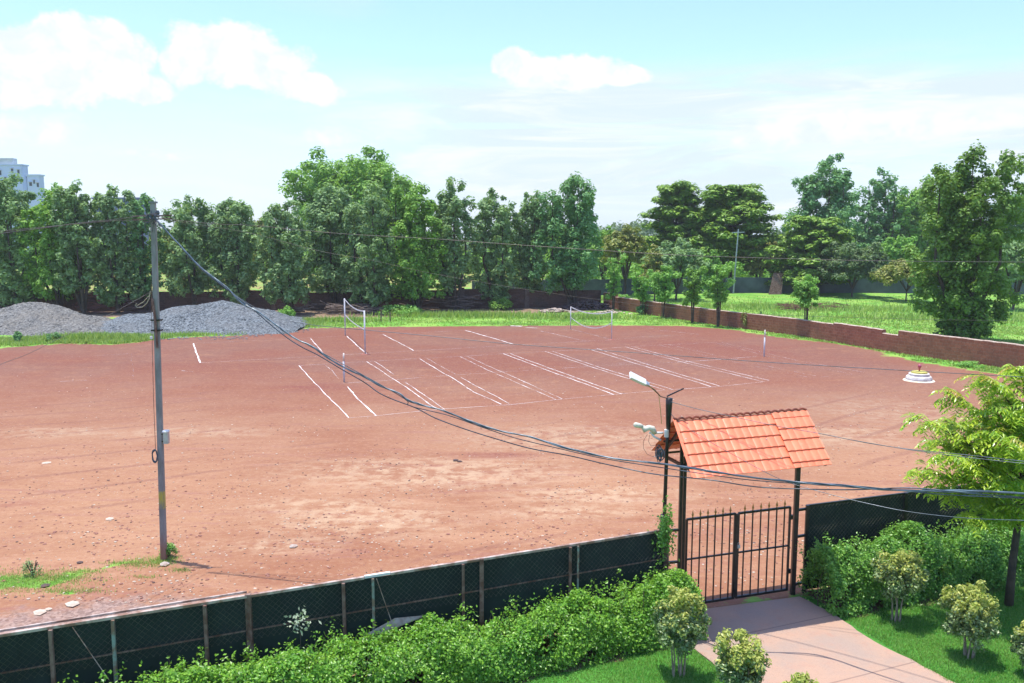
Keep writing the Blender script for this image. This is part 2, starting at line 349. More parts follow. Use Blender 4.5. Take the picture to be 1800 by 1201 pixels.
def fields(x, y):
    g = np.clip(.5 - sdist(x, y, DIRT) / 1.6, 0, 1)
    g = np.where((y > 84) & (x < 8) & (y < 400), np.minimum(g, .52), g)
    litter = np.minimum(sdist(x, y, [(-80, 74), (-16, 71.5), (-4, 74), (4, 76), (9.5, 80), (9, 84), (-80, 80)]) / 2 + .5, 1)
    for q in [(40, 1022, 1.6, .8), (100, 1018, .7, .35), (150, 1005, .5, .2), (283, 985, .8, .45), (225, 990, .6, .25), (130, 1040, .8, .2),
              (1640, 615, 1.2, .5), (1500, 606, 1.3, .6), (1560, 626, .8, .5)]:
        g = np.maximum(g, np.clip(blob(x, y, *q) * 1.0, 0, .62))
    gravel = np.clip(.5 + (sdist(x, y, [(-30, 1), (-9.5, 10), (3, 15.3), (2, 17.6), (-3, 16.4), (-8, 16.3), (-13, 14), (-30, 8)]) - .3) / 2.2, 0, 1)
    gravel = np.maximum(gravel, np.clip(.5 + sdist(x, y, [G(*q) for q in [(-600, 600), (0, 598), (165, 593), (300, 588), (540, 578), (545, 560), (0, 545), (-600, 545)]]) / 1.5, 0, 1))
    dark = np.zeros_like(x)
    for q in [(1210, 606, 5, 1.6), (1290, 612, 3.5, 2.0), (1130, 601, 4, .8), (1340, 618, 2, 1.6), (870, 800, 2.2, .5), (1480, 748, 1.4, .3),
              (560, 680, 2.5, 1.5), (30, 890, 1, .25), (1085, 600, 5, .7), (1640, 622, 1.5, 1.4), (460, 702, 1, .2)]:
        dark = np.maximum(dark, np.clip(blob(x, y, *q) * 1.6, 0, 1))
    pale = np.zeros_like(x)
    for q in [(640, 915, 3.5, 1.6), (1010, 770, 5.5, 3), (760, 830, 6, 2.5), (1440, 760, 5, 3), (1560, 720, 5, 4), (1050, 870, 3.5, 1.2), (480, 960, 2, .5),
              (330, 760, 4, 1.2), (100, 760, 3, 1.2), (570, 890, 3, 1), (1000, 900, 2.5, .8)]:
        pale = np.maximum(pale, np.clip(blob(x, y, *q) * 1.5, 0, 1))
    return g, litter, gravel, dark, pale
def court_field(x, y): return np.clip((y - 24 + .25 * x * 0) / 22, 0, 1) * np.clip((110 - y) / 5, 0, 1) * np.clip((34 - x) / 14, .2, 1)
def axis(lo, hi, step, far):
    a = list(np.arange(lo, hi + step / 2, step)); s = step; v = hi
    while v < far: s *= 1.35; v += s; a.append(v)
    s = step; v = lo; pre = []
    while v > -far: s *= 1.35; v -= s; pre.append(v)
    return np.array(pre[::-1] + a)
def build_ground():
    xs = axis(-44, 44, .4, 700); ys = axis(9, 104, .4, 700); X, Y = np.meshgrid(xs, ys); x = X.ravel(); y = Y.ravel()
    g, li, gr, dk, pl = fields(x, y); nx, ny = len(xs), len(ys)
    i = np.arange(nx * ny).reshape(ny, nx); F = np.stack([i[:-1, :-1], i[:-1, 1:], i[1:, 1:], i[1:, :-1]], axis=-1).reshape(-1, 4)
    m, k, p, o = mat('ground_soil')
    at = lambda n: k.new('ShaderNodeAttribute', attribute_name=n).outputs['Fac']
    v = k.new('ShaderNodeTexCoord').outputs['Object']
    n1 = k.noise(v, .12, 5, .6); n2 = k.noise(k.scale(v, (.22, .8, 1), -.30), 1.0, 8, .72, 1.2); n3 = k.noise(v, 2.2, 6, .65); n4 = k.noise(v, 22, 4, .7)
    st = k.noise(k.scale(v, (.10, .8, 1), -.22), 2.2, 8, .75, .8)
    c = k.mix(k.ss(n1, .35, .65), (.25, .110, .060), (.325, .172, .096))
    c = k.mix(k.m('MULTIPLY', k.ss(n2, .42, .72), .75), c, (.37, .205, .120))
    c = k.mix(k.m('MULTIPLY', k.ss(st, .52, .68), .55), c, (.25, .115, .10))
    c = k.mix(k.m('MULTIPLY', k.ss(n3, .55, .8), .5), c, (.25, .115, .088))
    pm = k.m('MULTIPLY', at('pale'), k.ss(k.m('ADD', k.m('MULTIPLY', n3, .9), k.m('MULTIPLY', n2, .35)), .52, .74))
    c = k.mix(k.m('MULTIPLY', pm, .8), c, (.43, .30, .19))
    dm = k.m('MULTIPLY', at('dark'), k.ss(k.m('ADD', k.m('MULTIPLY', n3, .5), k.m('MULTIPLY', st, .5)), .36, .56))
    c = k.mix(k.m('MULTIPLY', dm, .8), c, (.20, .065, .05))
    cm = k.m('MULTIPLY', at('court'), k.ss(k.m('ADD', k.m('MULTIPLY', n3, .5), k.m('MULTIPLY', n2, .6)), .25, .6))
    c = k.mix(k.m('MULTIPLY', cm, .85), c, k.mix(k.ss(n1, .4, .6), (.16, .056, .040), (.145, .062, .050)))
    wv = k.new('ShaderNodeTexWave', wave_type='RINGS', rings_direction='Z'); k.set(wv, 'Vector', k.vm('ADD', v, (64, -128, 0))); k.set(wv, 'Scale', .16); k.set(wv, 'Distortion', 5.0); k.set(wv, 'Detail', 4); k.set(wv, 'Detail Scale', .35)
    tw = k.m('MULTIPLY', k.ss(wv.outputs[1], .93, 1.0), k.ss(k.noise(v, .10, 4, .6), .48, .6))
    c = k.mix(k.m('MULTIPLY', tw, .5), c, (.19, .085, .062))
    # small pebbles and grit
    vo = k.new('ShaderNodeTexVoronoi'); k.set(vo, 'Vector', v); k.set(vo, 'Scale', 7.0)
    spk = k.m('MULTIPLY', k.ss(vo.outputs['Distance'], .2, .08), k.ss(k.noise(v, 1.3, 3), .5, .62))
    c = k.mix(k.m('MULTIPLY', spk, .5), c, (.48, .35, .28))
    n5 = k.noise(v, 7, 6, .8); c = k.mix(k.m('MULTIPLY', k.ss(n5, .5, .72), .6), c, (.42, .26, .175)); c = k.mix(k.m('MULTIPLY', k.ss(n5, .5, .3), .6), c, (.22, .085, .065))
    vo2 = k.new('ShaderNodeTexVoronoi'); k.set(vo2, 'Vector', v); k.set(vo2, 'Scale', 20.0)
    gm = k.ss(k.m('ADD', at('gravel'), k.m('MULTIPLY', k.m('SUBTRACT', n3, .5), 1.1)), .35, .75)
    gc = k.mix(k.new('ShaderNodeSeparateColor', i_0=vo2.outputs['Color']).outputs[0], (.13, .10, .092), (.36, .27, .235))
    c = k.mix(k.m('MULTIPLY', gm, .72), c, gc)
    c = k.mix(k.m('MULTIPLY', k.m('SUBTRACT', n4, .5), .9, None, True), c, (.2, .08, .06))
    gn = k.m('ADD', k.m('MULTIPLY', k.m('SUBTRACT', n3, .5), 1.0), k.m('MULTIPLY', k.m('SUBTRACT', k.noise(v, .6, 5, .7), .5), .9))
    gmask = k.ss(k.m('ADD', at('grass'), gn), .42, .58)
    gcol = k.mix(k.ss(k.noise(v, .35, 5, .65), .38, .62), (.12, .30, .04), (.23, .37, .07))
    gcol = k.mix(k.m('MULTIPLY', k.ss(k.noise(v, .9, 4, .7), .55, .75), .6), gcol, (.26, .22, .12))
    c = k.mix(gmask, c, gcol)
    lm = k.ss(k.m('ADD', at('litter'), k.m('MULTIPLY', k.m('SUBTRACT', n3, .5), 1.2)), .45, .75)
    c = k.mix(lm, c, k.mix(k.ss(n3, .4, .7), (.18, .12, .08), (.36, .26, .18)))
    k.set(p, 'Base Color', c); k.set(p, 'Roughness', .95); k.set(p, 'Specular IOR Level', .15)
    b = k.new('ShaderNodeBump'); k.set(b, 'Strength', .55); k.set(b, 'Distance', .05)
    h = k.m('ADD', k.m('MULTIPLY', n3, .6), k.m('ADD', k.m('MULTIPLY', n4, .2), k.m('MULTIPLY', spk, .3)))
    k.set(b, 'Height', h); k.l.new(b.outputs[0], p.inputs['Normal'])
    z = np.zeros_like(x)
    ob = npmesh('ground', np.stack([x, y, z], 1), F, m, attrs=dict(grass=g, litter=li, gravel=gr, dark=dk, pale=pl, court=court_field(x, y))); tag(ob, kind='structure')
build_ground()

# frames along the near boundary
def frame(o, q):
    o = Vector((*o, 0)); d = (Vector((*q, 0)) - o); ln = d.length; d.normalize(); n = Vector((d.y, -d.x, 0))
    return (lambda s, nn=0.0, z=0.0: o + d * s + n * nn + Vector((0, 0, z))), ln, d, n
FL, FLlen, FLd, FLn = frame((-9.8, 9.91), (2.83, 15.26))
GF, GLEN, GD, GN = frame(G(1195, 1076), G(1390, 1045))
FR, FRlen, FRd, FRn = frame(G(1411, 1041), G(2300, 893))
def s_at(fr, px, z, lo=0.0, hi=40.0):
    for _ in range(50):
        mid = (lo + hi) / 2
        if PROJ(*fr(mid, 0, z))[0] < px: lo = mid
        else: hi = mid
    return lo

# lawn and path
def build_lawn():
    m, k, p, o = mat('lawn_turf'); v = k.new('ShaderNodeTexCoord').outputs['Object']
    n = k.noise(v, .9, 5, .65); n2 = k.noise(v, 30, 4, .7)
    c = k.mix(k.ss(n, .35, .65), (.055, .215, .03), (.09, .28, .04)); c = k.mix(k.m('MULTIPLY', k.ss(n2, .5, .75), .5), c, (.035, .13, .02))
    k.set(p, 'Base Color', c); k.set(p, 'Roughness', .9); k.set(p, 'Specular IOR Level', .2)
    b = k.new('ShaderNodeBump'); k.set(b, 'Height', n2); k.set(b, 'Distance', .04); k.set(b, 'Strength', .8); k.l.new(b.outputs[0], p.inputs['Normal'])
    mb = MB(); mb.v = [(*q, .006) for q in LAWN]; mb.f = [tuple(range(len(LAWN)))[::-1]]
    tag(mb.build('lawn', m), kind='structure')
    # soil strip under the hedges
    q = lambda fr, s, n: tuple(fr(s, n, .012))
    mb = MB(); N = 60; L = [q(FL, FLlen * i / N, 1.15 + .12 * math.sin(i * 1.7) + random.uniform(-.05, .05)) for i in range(N + 1)]
    B = [q(FL, FLlen * i / N, .0) for i in range(N + 1)]
    for i in range(N): mb.quad(B[i], L[i], L[i + 1], B[i + 1])
    tag(mb.build('planting_soil', simple('bed_soil', (.22, .11, .075), (.13, .075, .05), 3, .95, bump=.6)), kind='structure')
    mb = MB(); N = 50; L = [q(FR, FRlen * i / N, 1.2 + .12 * math.sin(i * 1.3) + random.uniform(-.05, .05)) for i in range(N + 1)]
    B = [q(FR, FRlen * i / N, .0) for i in range(N + 1)]
    for i in range(N): mb.quad(B[i], L[i], L[i + 1], B[i + 1])
    tag(mb.build('planting_soil', bpy.data.materials['bed_soil']), kind='structure')
    # path: slab with slightly wavering right edge
    dn = Vector((.38, -.925, 0)).normalized(); a = Vector((2.62, 15.13, 0)); b = Vector((5.64, 15.98, 0)); mb = MB(); N = 40; prev = None
    for i in range(N + 1):
        t = i / N * 9.0; w = random.uniform(-.03, .03) if i else 0
        l = a + dn * t + Vector((random.uniform(-.02, .02), 0, 0)); r = b + dn * t + Vector((w + .05 * math.sin(t * 2.3), 0, 0))
        if prev:
            pl, pr = prev; Z = Vector((0, 0, .035)); D = Vector((0, 0, -.02))
            mb.quad(pl + Z, l + Z, r + Z, pr + Z); mb.quad(pr + Z, r + Z, r + D, pr + D); mb.quad(l + Z, pl + Z, pl + D, l + D)
        prev = (l, r)
    mb.quad(a + Vector((0, 0, .035)), b + Vector((0, 0, .035)), b, a)
    tag(mb.build('path', M['path']), kind='structure')
build_lawn()
PATHA, PATHB = Vector((2.62, 15.13, 0)), Vector((5.72, 16.0, 0))

# chalk lines -------------------------------------------------------
def chalk():
    m, k, p, o = mat('chalk_line'); v = k.new('ShaderNodeTexCoord').outputs['Object']
    n = k.noise(v, 1.1, 5, .7); n2 = k.noise(v, 9, 5, .75); a = k.new('ShaderNodeAttribute', attribute_name='wear').outputs['Fac']
    f = k.ss(k.m('ADD', k.m('ADD', k.m('MULTIPLY', n, .8), k.m('MULTIPLY', n2, .7)), a), .60, 1.0)
    k.set(p, 'Base Color', (.70, .63, .60, 1)); k.set(p, 'Roughness', .95)
    tr = k.new('ShaderNodeBsdfTransparent'); mx = k.new('ShaderNodeMixShader'); k.set(mx, 0, f)
    k.l.new(tr.outputs[0], mx.inputs[1]); k.l.new(p.outputs[0], mx.inputs[2]); k.l.new(mx.outputs[0], o.inputs[0])
    M['chalk'] = m
chalk()
def lines(name, segs, z=.006):
    V = []; F = []; A = []; rr = random.Random(5)
    for k, (pts, w, wear) in enumerate(segs):
        P = [Vector(G(*q)) for q in pts]; R = []
        for a, b in zip(P[:-1], P[1:]):
            n = max(2, int((b - a).length / .35))
            R += [a.lerp(b, i / n) for i in range(n)]
        R.append(P[-1]); off = 0; zz = z + .0006 * (k % 9)
        for i, q in enumerate(R):
            d = (R[min(i + 1, len(R) - 1)] - R[max(i - 1, 0)]).normalized(); n = Vector((-d.y, d.x))
            off = off * .8 + rr.uniform(-.018, .018); ww = w * .5 * rr.uniform(.6, 1.4) / 2; c = q + n * off; b = len(V)
            V += [(*(c - n * ww), zz), (*(c + n * ww), zz)]; A += [wear + rr.uniform(-.05, .05)] * 2
            if i: F.append((b - 2, b - 1, b + 1, b))
    tag(npmesh(name, V, F, M['chalk'], attrs=dict(wear=A)), kind='structure')
w_ = .085
KK = [([(525, 643), (645, 636), (740, 630), (810, 627), (885, 622), (960, 618), (1035, 615), (1100, 610), (1255, 602)], .07, .02),
      ([(613, 735), (660, 731), (780, 719), (893, 712), (985, 702), (1090, 693), (1172, 686), (1265, 680), (1345, 671)], .055, .12),
      ([(1345, 671), (1430, 664), (1520, 656)], .05, -.1), ([(603, 674), (690, 668)], .06, .12), ([(690, 668), (790, 660), (950, 650), (1060, 643), (1190, 637)], .07, .02),
      ([(690, 664), (800, 657), (950, 646), (1190, 634)], .06, -.08), ([(1190, 637), (1270, 632), (1330, 627)], .14, .0),
      ([(525, 643), (569, 690), (613, 735)], .085, .2), ([(572, 643), (583, 651), (595, 666)], .06, .03), ([(611, 680), (628, 700), (648, 717), (662, 731)], .12, .14),
      ([(645, 636), (680, 659), (700, 672)], .085, .13), ([(700, 672), (730, 692), (755, 711), (775, 722)], .09, .13), ([(657, 635), (692, 658)], .08, .1), ([(712, 672), (745, 695), (782, 720)], .08, .08),
      ([(738, 631), (787, 660)], .085, .12), ([(787, 660), (835, 690), (882, 711)], .09, .13), ([(750, 630), (800, 658)], .08, .02), ([(810, 664), (895, 710)], .085, .08),
      ([(808, 627), (860, 652), (978, 703)], .08, .06), ([(820, 626), (872, 650), (990, 702)], .08, .04),
      ([(885, 622), (960, 650), (1080, 694)], .10, .12), ([(897, 622), (975, 651), (1093, 693)], .10, .13),
      ([(958, 618), (1045, 647), (1168, 686)], .09, .13), ([(972, 618), (1060, 648), (1182, 685)], .09, .10),
      ([(1035, 614), (1120, 640), (1250, 680)], .09, .14), ([(1049, 613), (1135, 640), (1265, 679)], .09, .10),
      ([(1098, 610), (1200, 637), (1340, 671)], .09, .11), ([(1113, 610), (1215, 637), (1352, 669)], .09, .11),
      ([(1160, 607), (1270, 632), (1420, 663)], .07, -.04), ([(1175, 606), (1285, 631), (1434, 661)], .07, -.02),
      ([(1255, 602), (1390, 637), (1500, 658)], .07, -.03), ([(1268, 602), (1400, 634), (1520, 655)], .07, -.02)]
lines('kho_kho_chalk_lines', KK)
VB = [([(340, 604), (450, 599), (607, 591), (820, 581)], .06, .03), ([(352, 638), (480, 631), (600, 624), (730, 617), (905, 607), (1030, 600)], .06, .06),
      ([(340, 604), (346, 621), (352, 638)], .16, .22), ([(546, 595), (568, 620)], .11, .13), ([(610, 591), (645, 623)], .14, .15), ([(673, 588), (728, 617)], .12, .12),
      ([(818, 581), (905, 606)], .17, .16), ([(845, 585), (890, 598)], .07, -.08)]
lines('court_chalk_lines', VB, .007)
VC = [([(890, 577), (1000, 580), (1120, 575), (1190, 582)], .10, -.08), ([(950, 582), (1030, 600)], .10, .03), ([(1004, 579), (1075, 597)], .08, .02), ([(1030, 600), (1075, 598)], .07, .05),
      ([(1080, 597), (1120, 593), (1228, 588)], .09, -.04), ([(1160, 581), (1228, 588)], .12, .02), ([(880, 583), (912, 593)], .06, -.1)]
lines('court_chalk_lines', VC, .008)
VD = [([(105, 671), (235, 665)], .09, -.02), ([(230, 622), (234, 645), (235, 668)], .11, -.12), ([(125, 628), (160, 626), (230, 622)], .08, -.03),
      ([(320, 652), (340, 654)], .2, -.08)]
lines('court_chalk_lines', VD, .008)
lines('chalk_spill', [([(898, 573), (918, 574)], .7, .1), ([(924, 576), (945, 577)], .5, .1), ([(920, 672), (935, 676)], .35, -.1), ([(976, 658), (1010, 666)], .3, -.12), ([(575, 579), (600, 580)], .5, -.12)], .012)

# ---------------------------------------------------------------- walls
def wallmat(name, c1, c2, mortar, bw=.38, bh=.19, stain=(.1, .06, .05)):
    m, k, p, o = mat(name); v = k.new('ShaderNodeUVMap').outputs[0]; ob = k.new('ShaderNodeTexCoord').outputs['Object']
    vw = k.vm('ADD', v, k.vm('MULTIPLY', k.vm('SUBTRACT', k.new('ShaderNodeTexNoise', i_Vector=ob, i_Scale=1.2).outputs[1], (.5, .5, .5)), (.12, .06, 0)))
    b = k.new('ShaderNodeTexBrick'); k.set(b, 'Vector', vw); k.set(b, 'Scale', 1.0); b.inputs['Brick Width'].default_value = bw; b.inputs['Row Height'].default_value = bh
    b.inputs['Mortar Size'].default_value = .011; b.inputs['Mortar Smooth'].default_value = .4; b.inputs['Bias'].default_value = 0
    b.inputs['Color1'].default_value = (*c1, 1); b.inputs['Color2'].default_value = (*c2, 1); b.inputs['Mortar'].default_value = (*mortar, 1)
    n = k.noise(ob, 9, 6, .7); c = k.mix(k.m('MULTIPLY', k.ss(n, .4, .7), .7), b.outputs[0], tuple(x * .45 for x in c1))
    n2 = k.noise(ob, .5, 5, .6); c = k.mix(k.m('MULTIPLY', k.ss(n2, .5, .7), .6), c, stain)
    k.set(p, 'Base Color', c); k.set(p, 'Roughness', .95); k.set(p, 'Specular IOR Level', .1)
    bp = k.new('ShaderNodeBump'); k.set(bp, 'Height', k.m('ADD', k.m('MULTIPLY', b.outputs['Fac'], -.7), n)); k.set(bp, 'Distance', .03); k.set(bp, 'Strength', .8)
    k.l.new(bp.outputs[0], p.inputs['Normal']); return m
M['laterite'] = wallmat('laterite_blocks', (.36, .14, .085), (.26, .095, .06), (.32, .21, .16), stain=(.16, .085, .06))
M['backwall'] = wallmat('weathered_blocks', (.15, .085, .065), (.10, .06, .05), (.16, .12, .10), .45, .2, (.07, .06, .05))
M['mortar_cap'] = simple('mortar_cap', (.5, .42, .34), (.33, .22, .17), 3, .95, bump=.5)
def wall(name, pts, prof, th, m, parent, capm=None, capw=.0, step=.5, rough=.02, piers=0):
    """pts ground polyline, prof(s)->height"""
    rr = random.Random(3); P = [Vector((*p, 0)) for p in pts]; V = []; F = []; U = []; s = 0; secs = []
    for a, b in zip(P[:-1], P[1:]):
        L = (b - a).length; n = max(1, int(L / step)); d = (b - a).normalized(); nn = Vector((-d.y, d.x, 0))
        for i in range(n): secs.append((a.lerp(b, i / n), nn, s + L * i / n))
        s += L
    secs.append((P[-1], nn, s))
    me_v = []; me_f = []; me_uv = []
    cap = MB()
    for i in range(len(secs) - 1):
        (a, n0, s0), (b, n1, s1) = secs[i], secs[i + 1]
        h0 = prof((s0 + s1) / 2) + rr.uniform(-rough, rough); h1 = h0 if True else 0
        a0, a1, b0, b1 = a - n0 * th / 2, a + n0 * th / 2, b - n1 * th / 2, b + n1 * th / 2
        quads = [(a0, b0, 0, h0), (b1, a1, 0, h0)]
        for (p, q, z0, z1) in quads:
            k = len(me_v); me_v += [(p.x, p.y, z0), (q.x, q.y, z0), (q.x, q.y, z1), (p.x, p.y, z1)]; me_f.append((k, k + 1, k + 2, k + 3))
            sa, sb = (s0, s1) if p is a0 else (s1, s0); me_uv += [(sa, z0), (sb, z0), (sb, z1), (sa, z1)]
        k = len(me_v); me_v += [(a0.x, a0.y, h0), (b0.x, b0.y, h0), (b1.x, b1.y, h0), (a1.x, a1.y, h0)]; me_f.append((k, k + 1, k + 2, k + 3)); me_uv += [(s0, 0.1), (s1, 0.1), (s1, .15), (s0, .15)]
        for (c0, c1) in ((a0, a1), (b0, b1)):
            k = len(me_v); me_v += [(c0.x, c0.y, 0), (c1.x, c1.y, 0), (c1.x, c1.y, h0), (c0.x, c0.y, h0)]; me_f.append((k, k + 1, k + 2, k + 3)); me_uv += [(0, 0), (th, 0), (th, h0), (0, h0)]
        if capm: cap.hexa([tuple(x) for x in [a0 + Vector((0, 0, h0 + .002)) + n0 * .02, b0 + Vector((0, 0, h0 + .002)) + n1 * .02, b1 + Vector((0, 0, h0 + .002)) - n1 * .02, a1 + Vector((0, 0, h0 + .002)) - n0 * .02,
                                       a0 + Vector((0, 0, h0 + .03)) + n0 * .05, b0 + Vector((0, 0, h0 + .03)) + n1 * .05, b1 + Vector((0, 0, h0 + .03)) - n1 * .05, a1 + Vector((0, 0, h0 + .03)) - n0 * .05]])
    me = bpy.data.meshes.new(name); org = parent_world(parent); me.from_pydata([tuple(Vector(v) - org) for v in me_v], [], me_f)
    uv = me.uv_layers.new(name='UVMap'); uv.data.foreach_set('uv', [c for q in me_uv for c in q]); me.update(); me.materials.append(m)
    o = bpy.data.objects.new(name, me); COL.objects.link(o); o.parent = parent
    if capm: cap.build('coping', capm, parent)
    if piers:
        for i in range(int(s / piers) + 1):
            t = i * piers; j = min(range(len(secs)), key=lambda q: abs(secs[q][2] - t)); c, nn, _ = secs[j]; d = Vector((nn.y, -nn.x))
            mb = MB(); mb.box(c - Vector((0, 0, 0)), .42, th + .16, prof(t) + .12, d); mb.build('pier', M['redwood'] if m is not M['backwall'] else m, parent)
    return o
bw_pts = [G(1063, 540.5), G(1150, 554.5), G(1250, 570), G(1400, 590), G(1580, 621), G(1700, 638), G(1800, 653), (33, 33), (38, 27)]
BW = [Vector(p) for p in bw_pts]; bl = [0]
for a, b in zip(BW[:-1], BW[1:]): bl.append(bl[-1] + (b - a).length)
def brick_h(s):
    if s < 2.2: return 1.45
    if s < bl[3] + 4: return 1.16
    if s < bl[4] - 1.5: return 1.27
    if s < bl[4] + .2: return 1.05
    return 1.34
r_ = empty('brick_wall', (*bw_pts[0], 0), 'low weathered red laterite block wall running down the right side of the field', 'wall')
wall('blockwork', bw_pts, brick_h, .32, M['laterite'], r_, M['mortar_cap'], step=.42, rough=.012)
r_ = empty('compound_wall', (-75, 77, 0), 'dark brown block boundary wall behind the row of trees at the back', 'wall')
hseg = lambda s: 1.75 + .12 * math.sin(int(s / 7) * 2.1)
wall('blockwork', [(-75, 77), G(0, 548), G(560, 545), (G(1063, 540)[0] - .4, G(1063, 540)[1])], hseg, .25, M['backwall'], r_, step=1.0, piers=3.5, rough=.01)
r_ = empty('plastered_wall', (*G(830, 524), 0), 'long blue grey plastered wall across the far side of the green field', 'wall')
wall('plaster', [G(830, 524), G(1000, 520), G(1290, 515), G(1530, 515), G(1700, 517), G(2100, 519)], lambda s: 1.85 + .03 * math.sin(s), .2, M['greywall'], r_, step=3.0, rough=.01)
# ---------------------------------------------------------------- near fence
def chainlink(fr, s0, s1, z0, z1, n, pitch=.09, r=.0032):
    mb = MB(); h = z1 - z0; s = s0 - h
    def clip(a, b):                                # a,b=(s,z)
        (sa, za), (sb, zb) = a, b; t0, t1 = 0.0, 1.0; d = sb - sa
        t0 = max(t0, min((s0 - sa) / d, (s1 - sa) / d)); t1 = min(t1, max((s0 - sa) / d, (s1 - sa) / d))
        if t1 - t0 < .02: return
        p = [(sa + d * t, za + (zb - za) * t) for t in (t0, t1)]
        mb.tube([fr(p[0][0], n, p[0][1]), fr(p[1][0], n, p[1][1])], r, 3, False)
    while s < s1:
        clip((s, z0), (s + h, z1)); clip((s + h, z0), (s, z1)); s += pitch
    return mb
def build_fence():
    H = 1.64; root = empty('chain_link_fence', tuple(FL(0)), 'long rusty chain link fence backed with dark green sheet, left of the gate', 'fence')
    send = FLlen + .05
    N = 90; V = []; F = []
    for i in range(N + 1):
        s = send * i / N
        for j in range(5): z = .03 + (H - .06) * j / 4; p = FL(s, -.03 + .012 * math.sin(s * 7 + j * 1.3) + random.uniform(-.004, .004), z); V.append(tuple(p))
    for i in range(N):
        for j in range(4): a = i * 5 + j; F.append((a, a + 5, a + 6, a + 1))
    npmesh('backing_sheet', V, F, M['sheet'], root)
    chainlink(FL, 0, send, .95, H - .03, .03).build('chain_link_mesh', M['wire'], root)
    pr = 0
    cuts = [s_at(FL, x, H) for x in (437, 640, 686, 843, 1168)]
    prev = 0
    for c in cuts:
        m = M['white'] if abs(c - cuts[2]) < .01 else M['pale_rust']
        mb = MB(); mb.bar(FL(prev + .004, 0, H + (.012 if m is M['white'] else 0)), FL(c - .004, 0, H + (.012 if m is M['white'] else 0)), .055, .04); mb.build('top_rail', m, root); prev = c
    mb = MB(); mb.bar(FL(0, -.09, H + .02), FL(cuts[0] - .02, -.06, H + .045), .03, .03); mb.build('top_rail', M['pale_rust'], root)
    mb = MB(); mb.bar(FL(0, .015, 1.10), FL(send, .015, 1.10), .02, .02); mb.build('middle_rail', M['rust_metal'], root)
    for x, w, m, dz in [(-70, .06, 'rust_metal', 0), (88, .05, 'rust_metal', 0), (197, .045, 'green_paint', 0), (360, .05, 'rust_metal', 0), (437, .085, 'rust_metal', .05), (603, .05, 'rust_metal', 0), (654, .04, 'green_paint', 0),
                        (812, .045, 'rust_metal', 0), (844, .07, 'rust_metal', .05), (1000, .05, 'rust_metal', 0), (1014, .035, 'green_paint', 0), (1172, .085, 'rust_metal', .06)]:
        s = s_at(FL, x, H); mb = MB(); mb.bar(FL(s, .05 if w < .08 else .0, 0), FL(s + random.uniform(-.01, .01), .05 if w < .08 else 0, H - .02 + dz), w, w * .8); mb.build('post', M[m], root)
    for x, x2 in ((128, 192), (660, 690)):        # thin diagonal braces
        a = s_at(FL, x, H); b = s_at(FL, x2, .7); MB().tube([FL(a, .07, H - .02), FL(b, .07, .75)], .006, 5).build('brace', M['pale_rust'], root)
    root2 = empty('chain_link_fence', tuple(FR(0)), 'black sheeted chain link fence behind the shrub hedge, right of the gate', 'fence')
    Hr = 1.78; e = FRlen
    V = []; F = []; N = 60
    for i in range(N + 1):
        s = e * i / N
        for j in range(3): V.append(tuple(FR(s, -.03 + .012 * math.sin(s * 6 + j), .03 + (Hr - .05) * j / 2)))
    for i in range(N):
        for j in range(2): a = i * 3 + j; F.append((a, a + 3, a + 4, a + 1))
    npmesh('backing_sheet', V, F, M['sheet'], root2)
    chainlink(FR, 0, e, .7, Hr - .02, .03).build('chain_link_mesh', M['wire'], root2)
    MB().bar(FR(0, 0, Hr), FR(e, 0, Hr), .045, .035).build('top_rail', M['black_metal'], root2)
    for s in (0.0, 2.45, 4.9, 7.3):
        MB().bar(FR(s, .03, 0), FR(s, .03, Hr + .02), .06, .06).build('post', M['black_metal'], root2)
build_fence()

# ---------------------------------------------------------------- gate with tiled canopy
def roof_sheet(s0, s1, n0, z0, n1, z1, rows, name, m, parent, phase=0.0, thick=.006, lift=0.0, side=1):
    """corrugated tile-effect sheet from ridge (n0,z0) to eave (n1,z1)"""
    V = []; F = []; ns = int((s1 - s0) / .0185); sl = Vector((n1 - n0, z1 - z0)); L = sl.length; sl /= L; up = Vector((-sl.y, sl.x))
    if up.y < 0: up = -up
    rowpts = []; rl = L / rows
    stops = [0.0]
    t = rl * (1 - phase)
    while t < L - 1e-3: stops.append(t); t += rl
    stops.append(L)
    for q in range(len(stops) - 1):
        a, b = stops[q], stops[q + 1]; full = (b - a) / rl
        rowpts += [(a + (.0001 if q else 0), .002), (b - .004, .026 * full), (b, .024 * full)]
    for (t, h) in rowpts:
        for i in range(ns + 1):
            s = s0 + (s1 - s0) * i / ns; w = abs(math.sin(math.pi * s / .155)) ** .75 * .013
            q = Vector((n0, z0)) + sl * t + up * (h + w + lift)
            V.append(tuple(GF(s - (.13 * t / L if n1 > 0 else 0), q.x, q.y)))
    for r in range(len(rowpts) - 1):
        for i in range(ns): a = r * (ns + 1) + i; F.append((a, a + 1, a + ns + 2, a + ns + 1))
    V2 = list(V); off = len(V); dn = 0
    for v in V: V2.append((v[0], v[1], v[2] - thick))
    F2 = F + [(c + off, b + off, a + off, d + off) if False else (d + off, c + off, b + off, a + off) for (a, b, c, d) in F]
    R = len(rowpts)
    for i in range(ns):
        a = (R - 1) * (ns + 1) + i; F2.append((a, a + 1, a + 1 + off, a + off)); a = i; F2.append((a + 1, a, a + off, a + 1 + off))
    for r in range(R - 1):
        a = r * (ns + 1); b = a + ns + 1; F2.append((a, b, b + off, a + off)); a = r * (ns + 1) + ns; b = a + ns + 1; F2.append((b, a, a + off, b + off))
    return npmesh(name, V2, F2, m, parent)
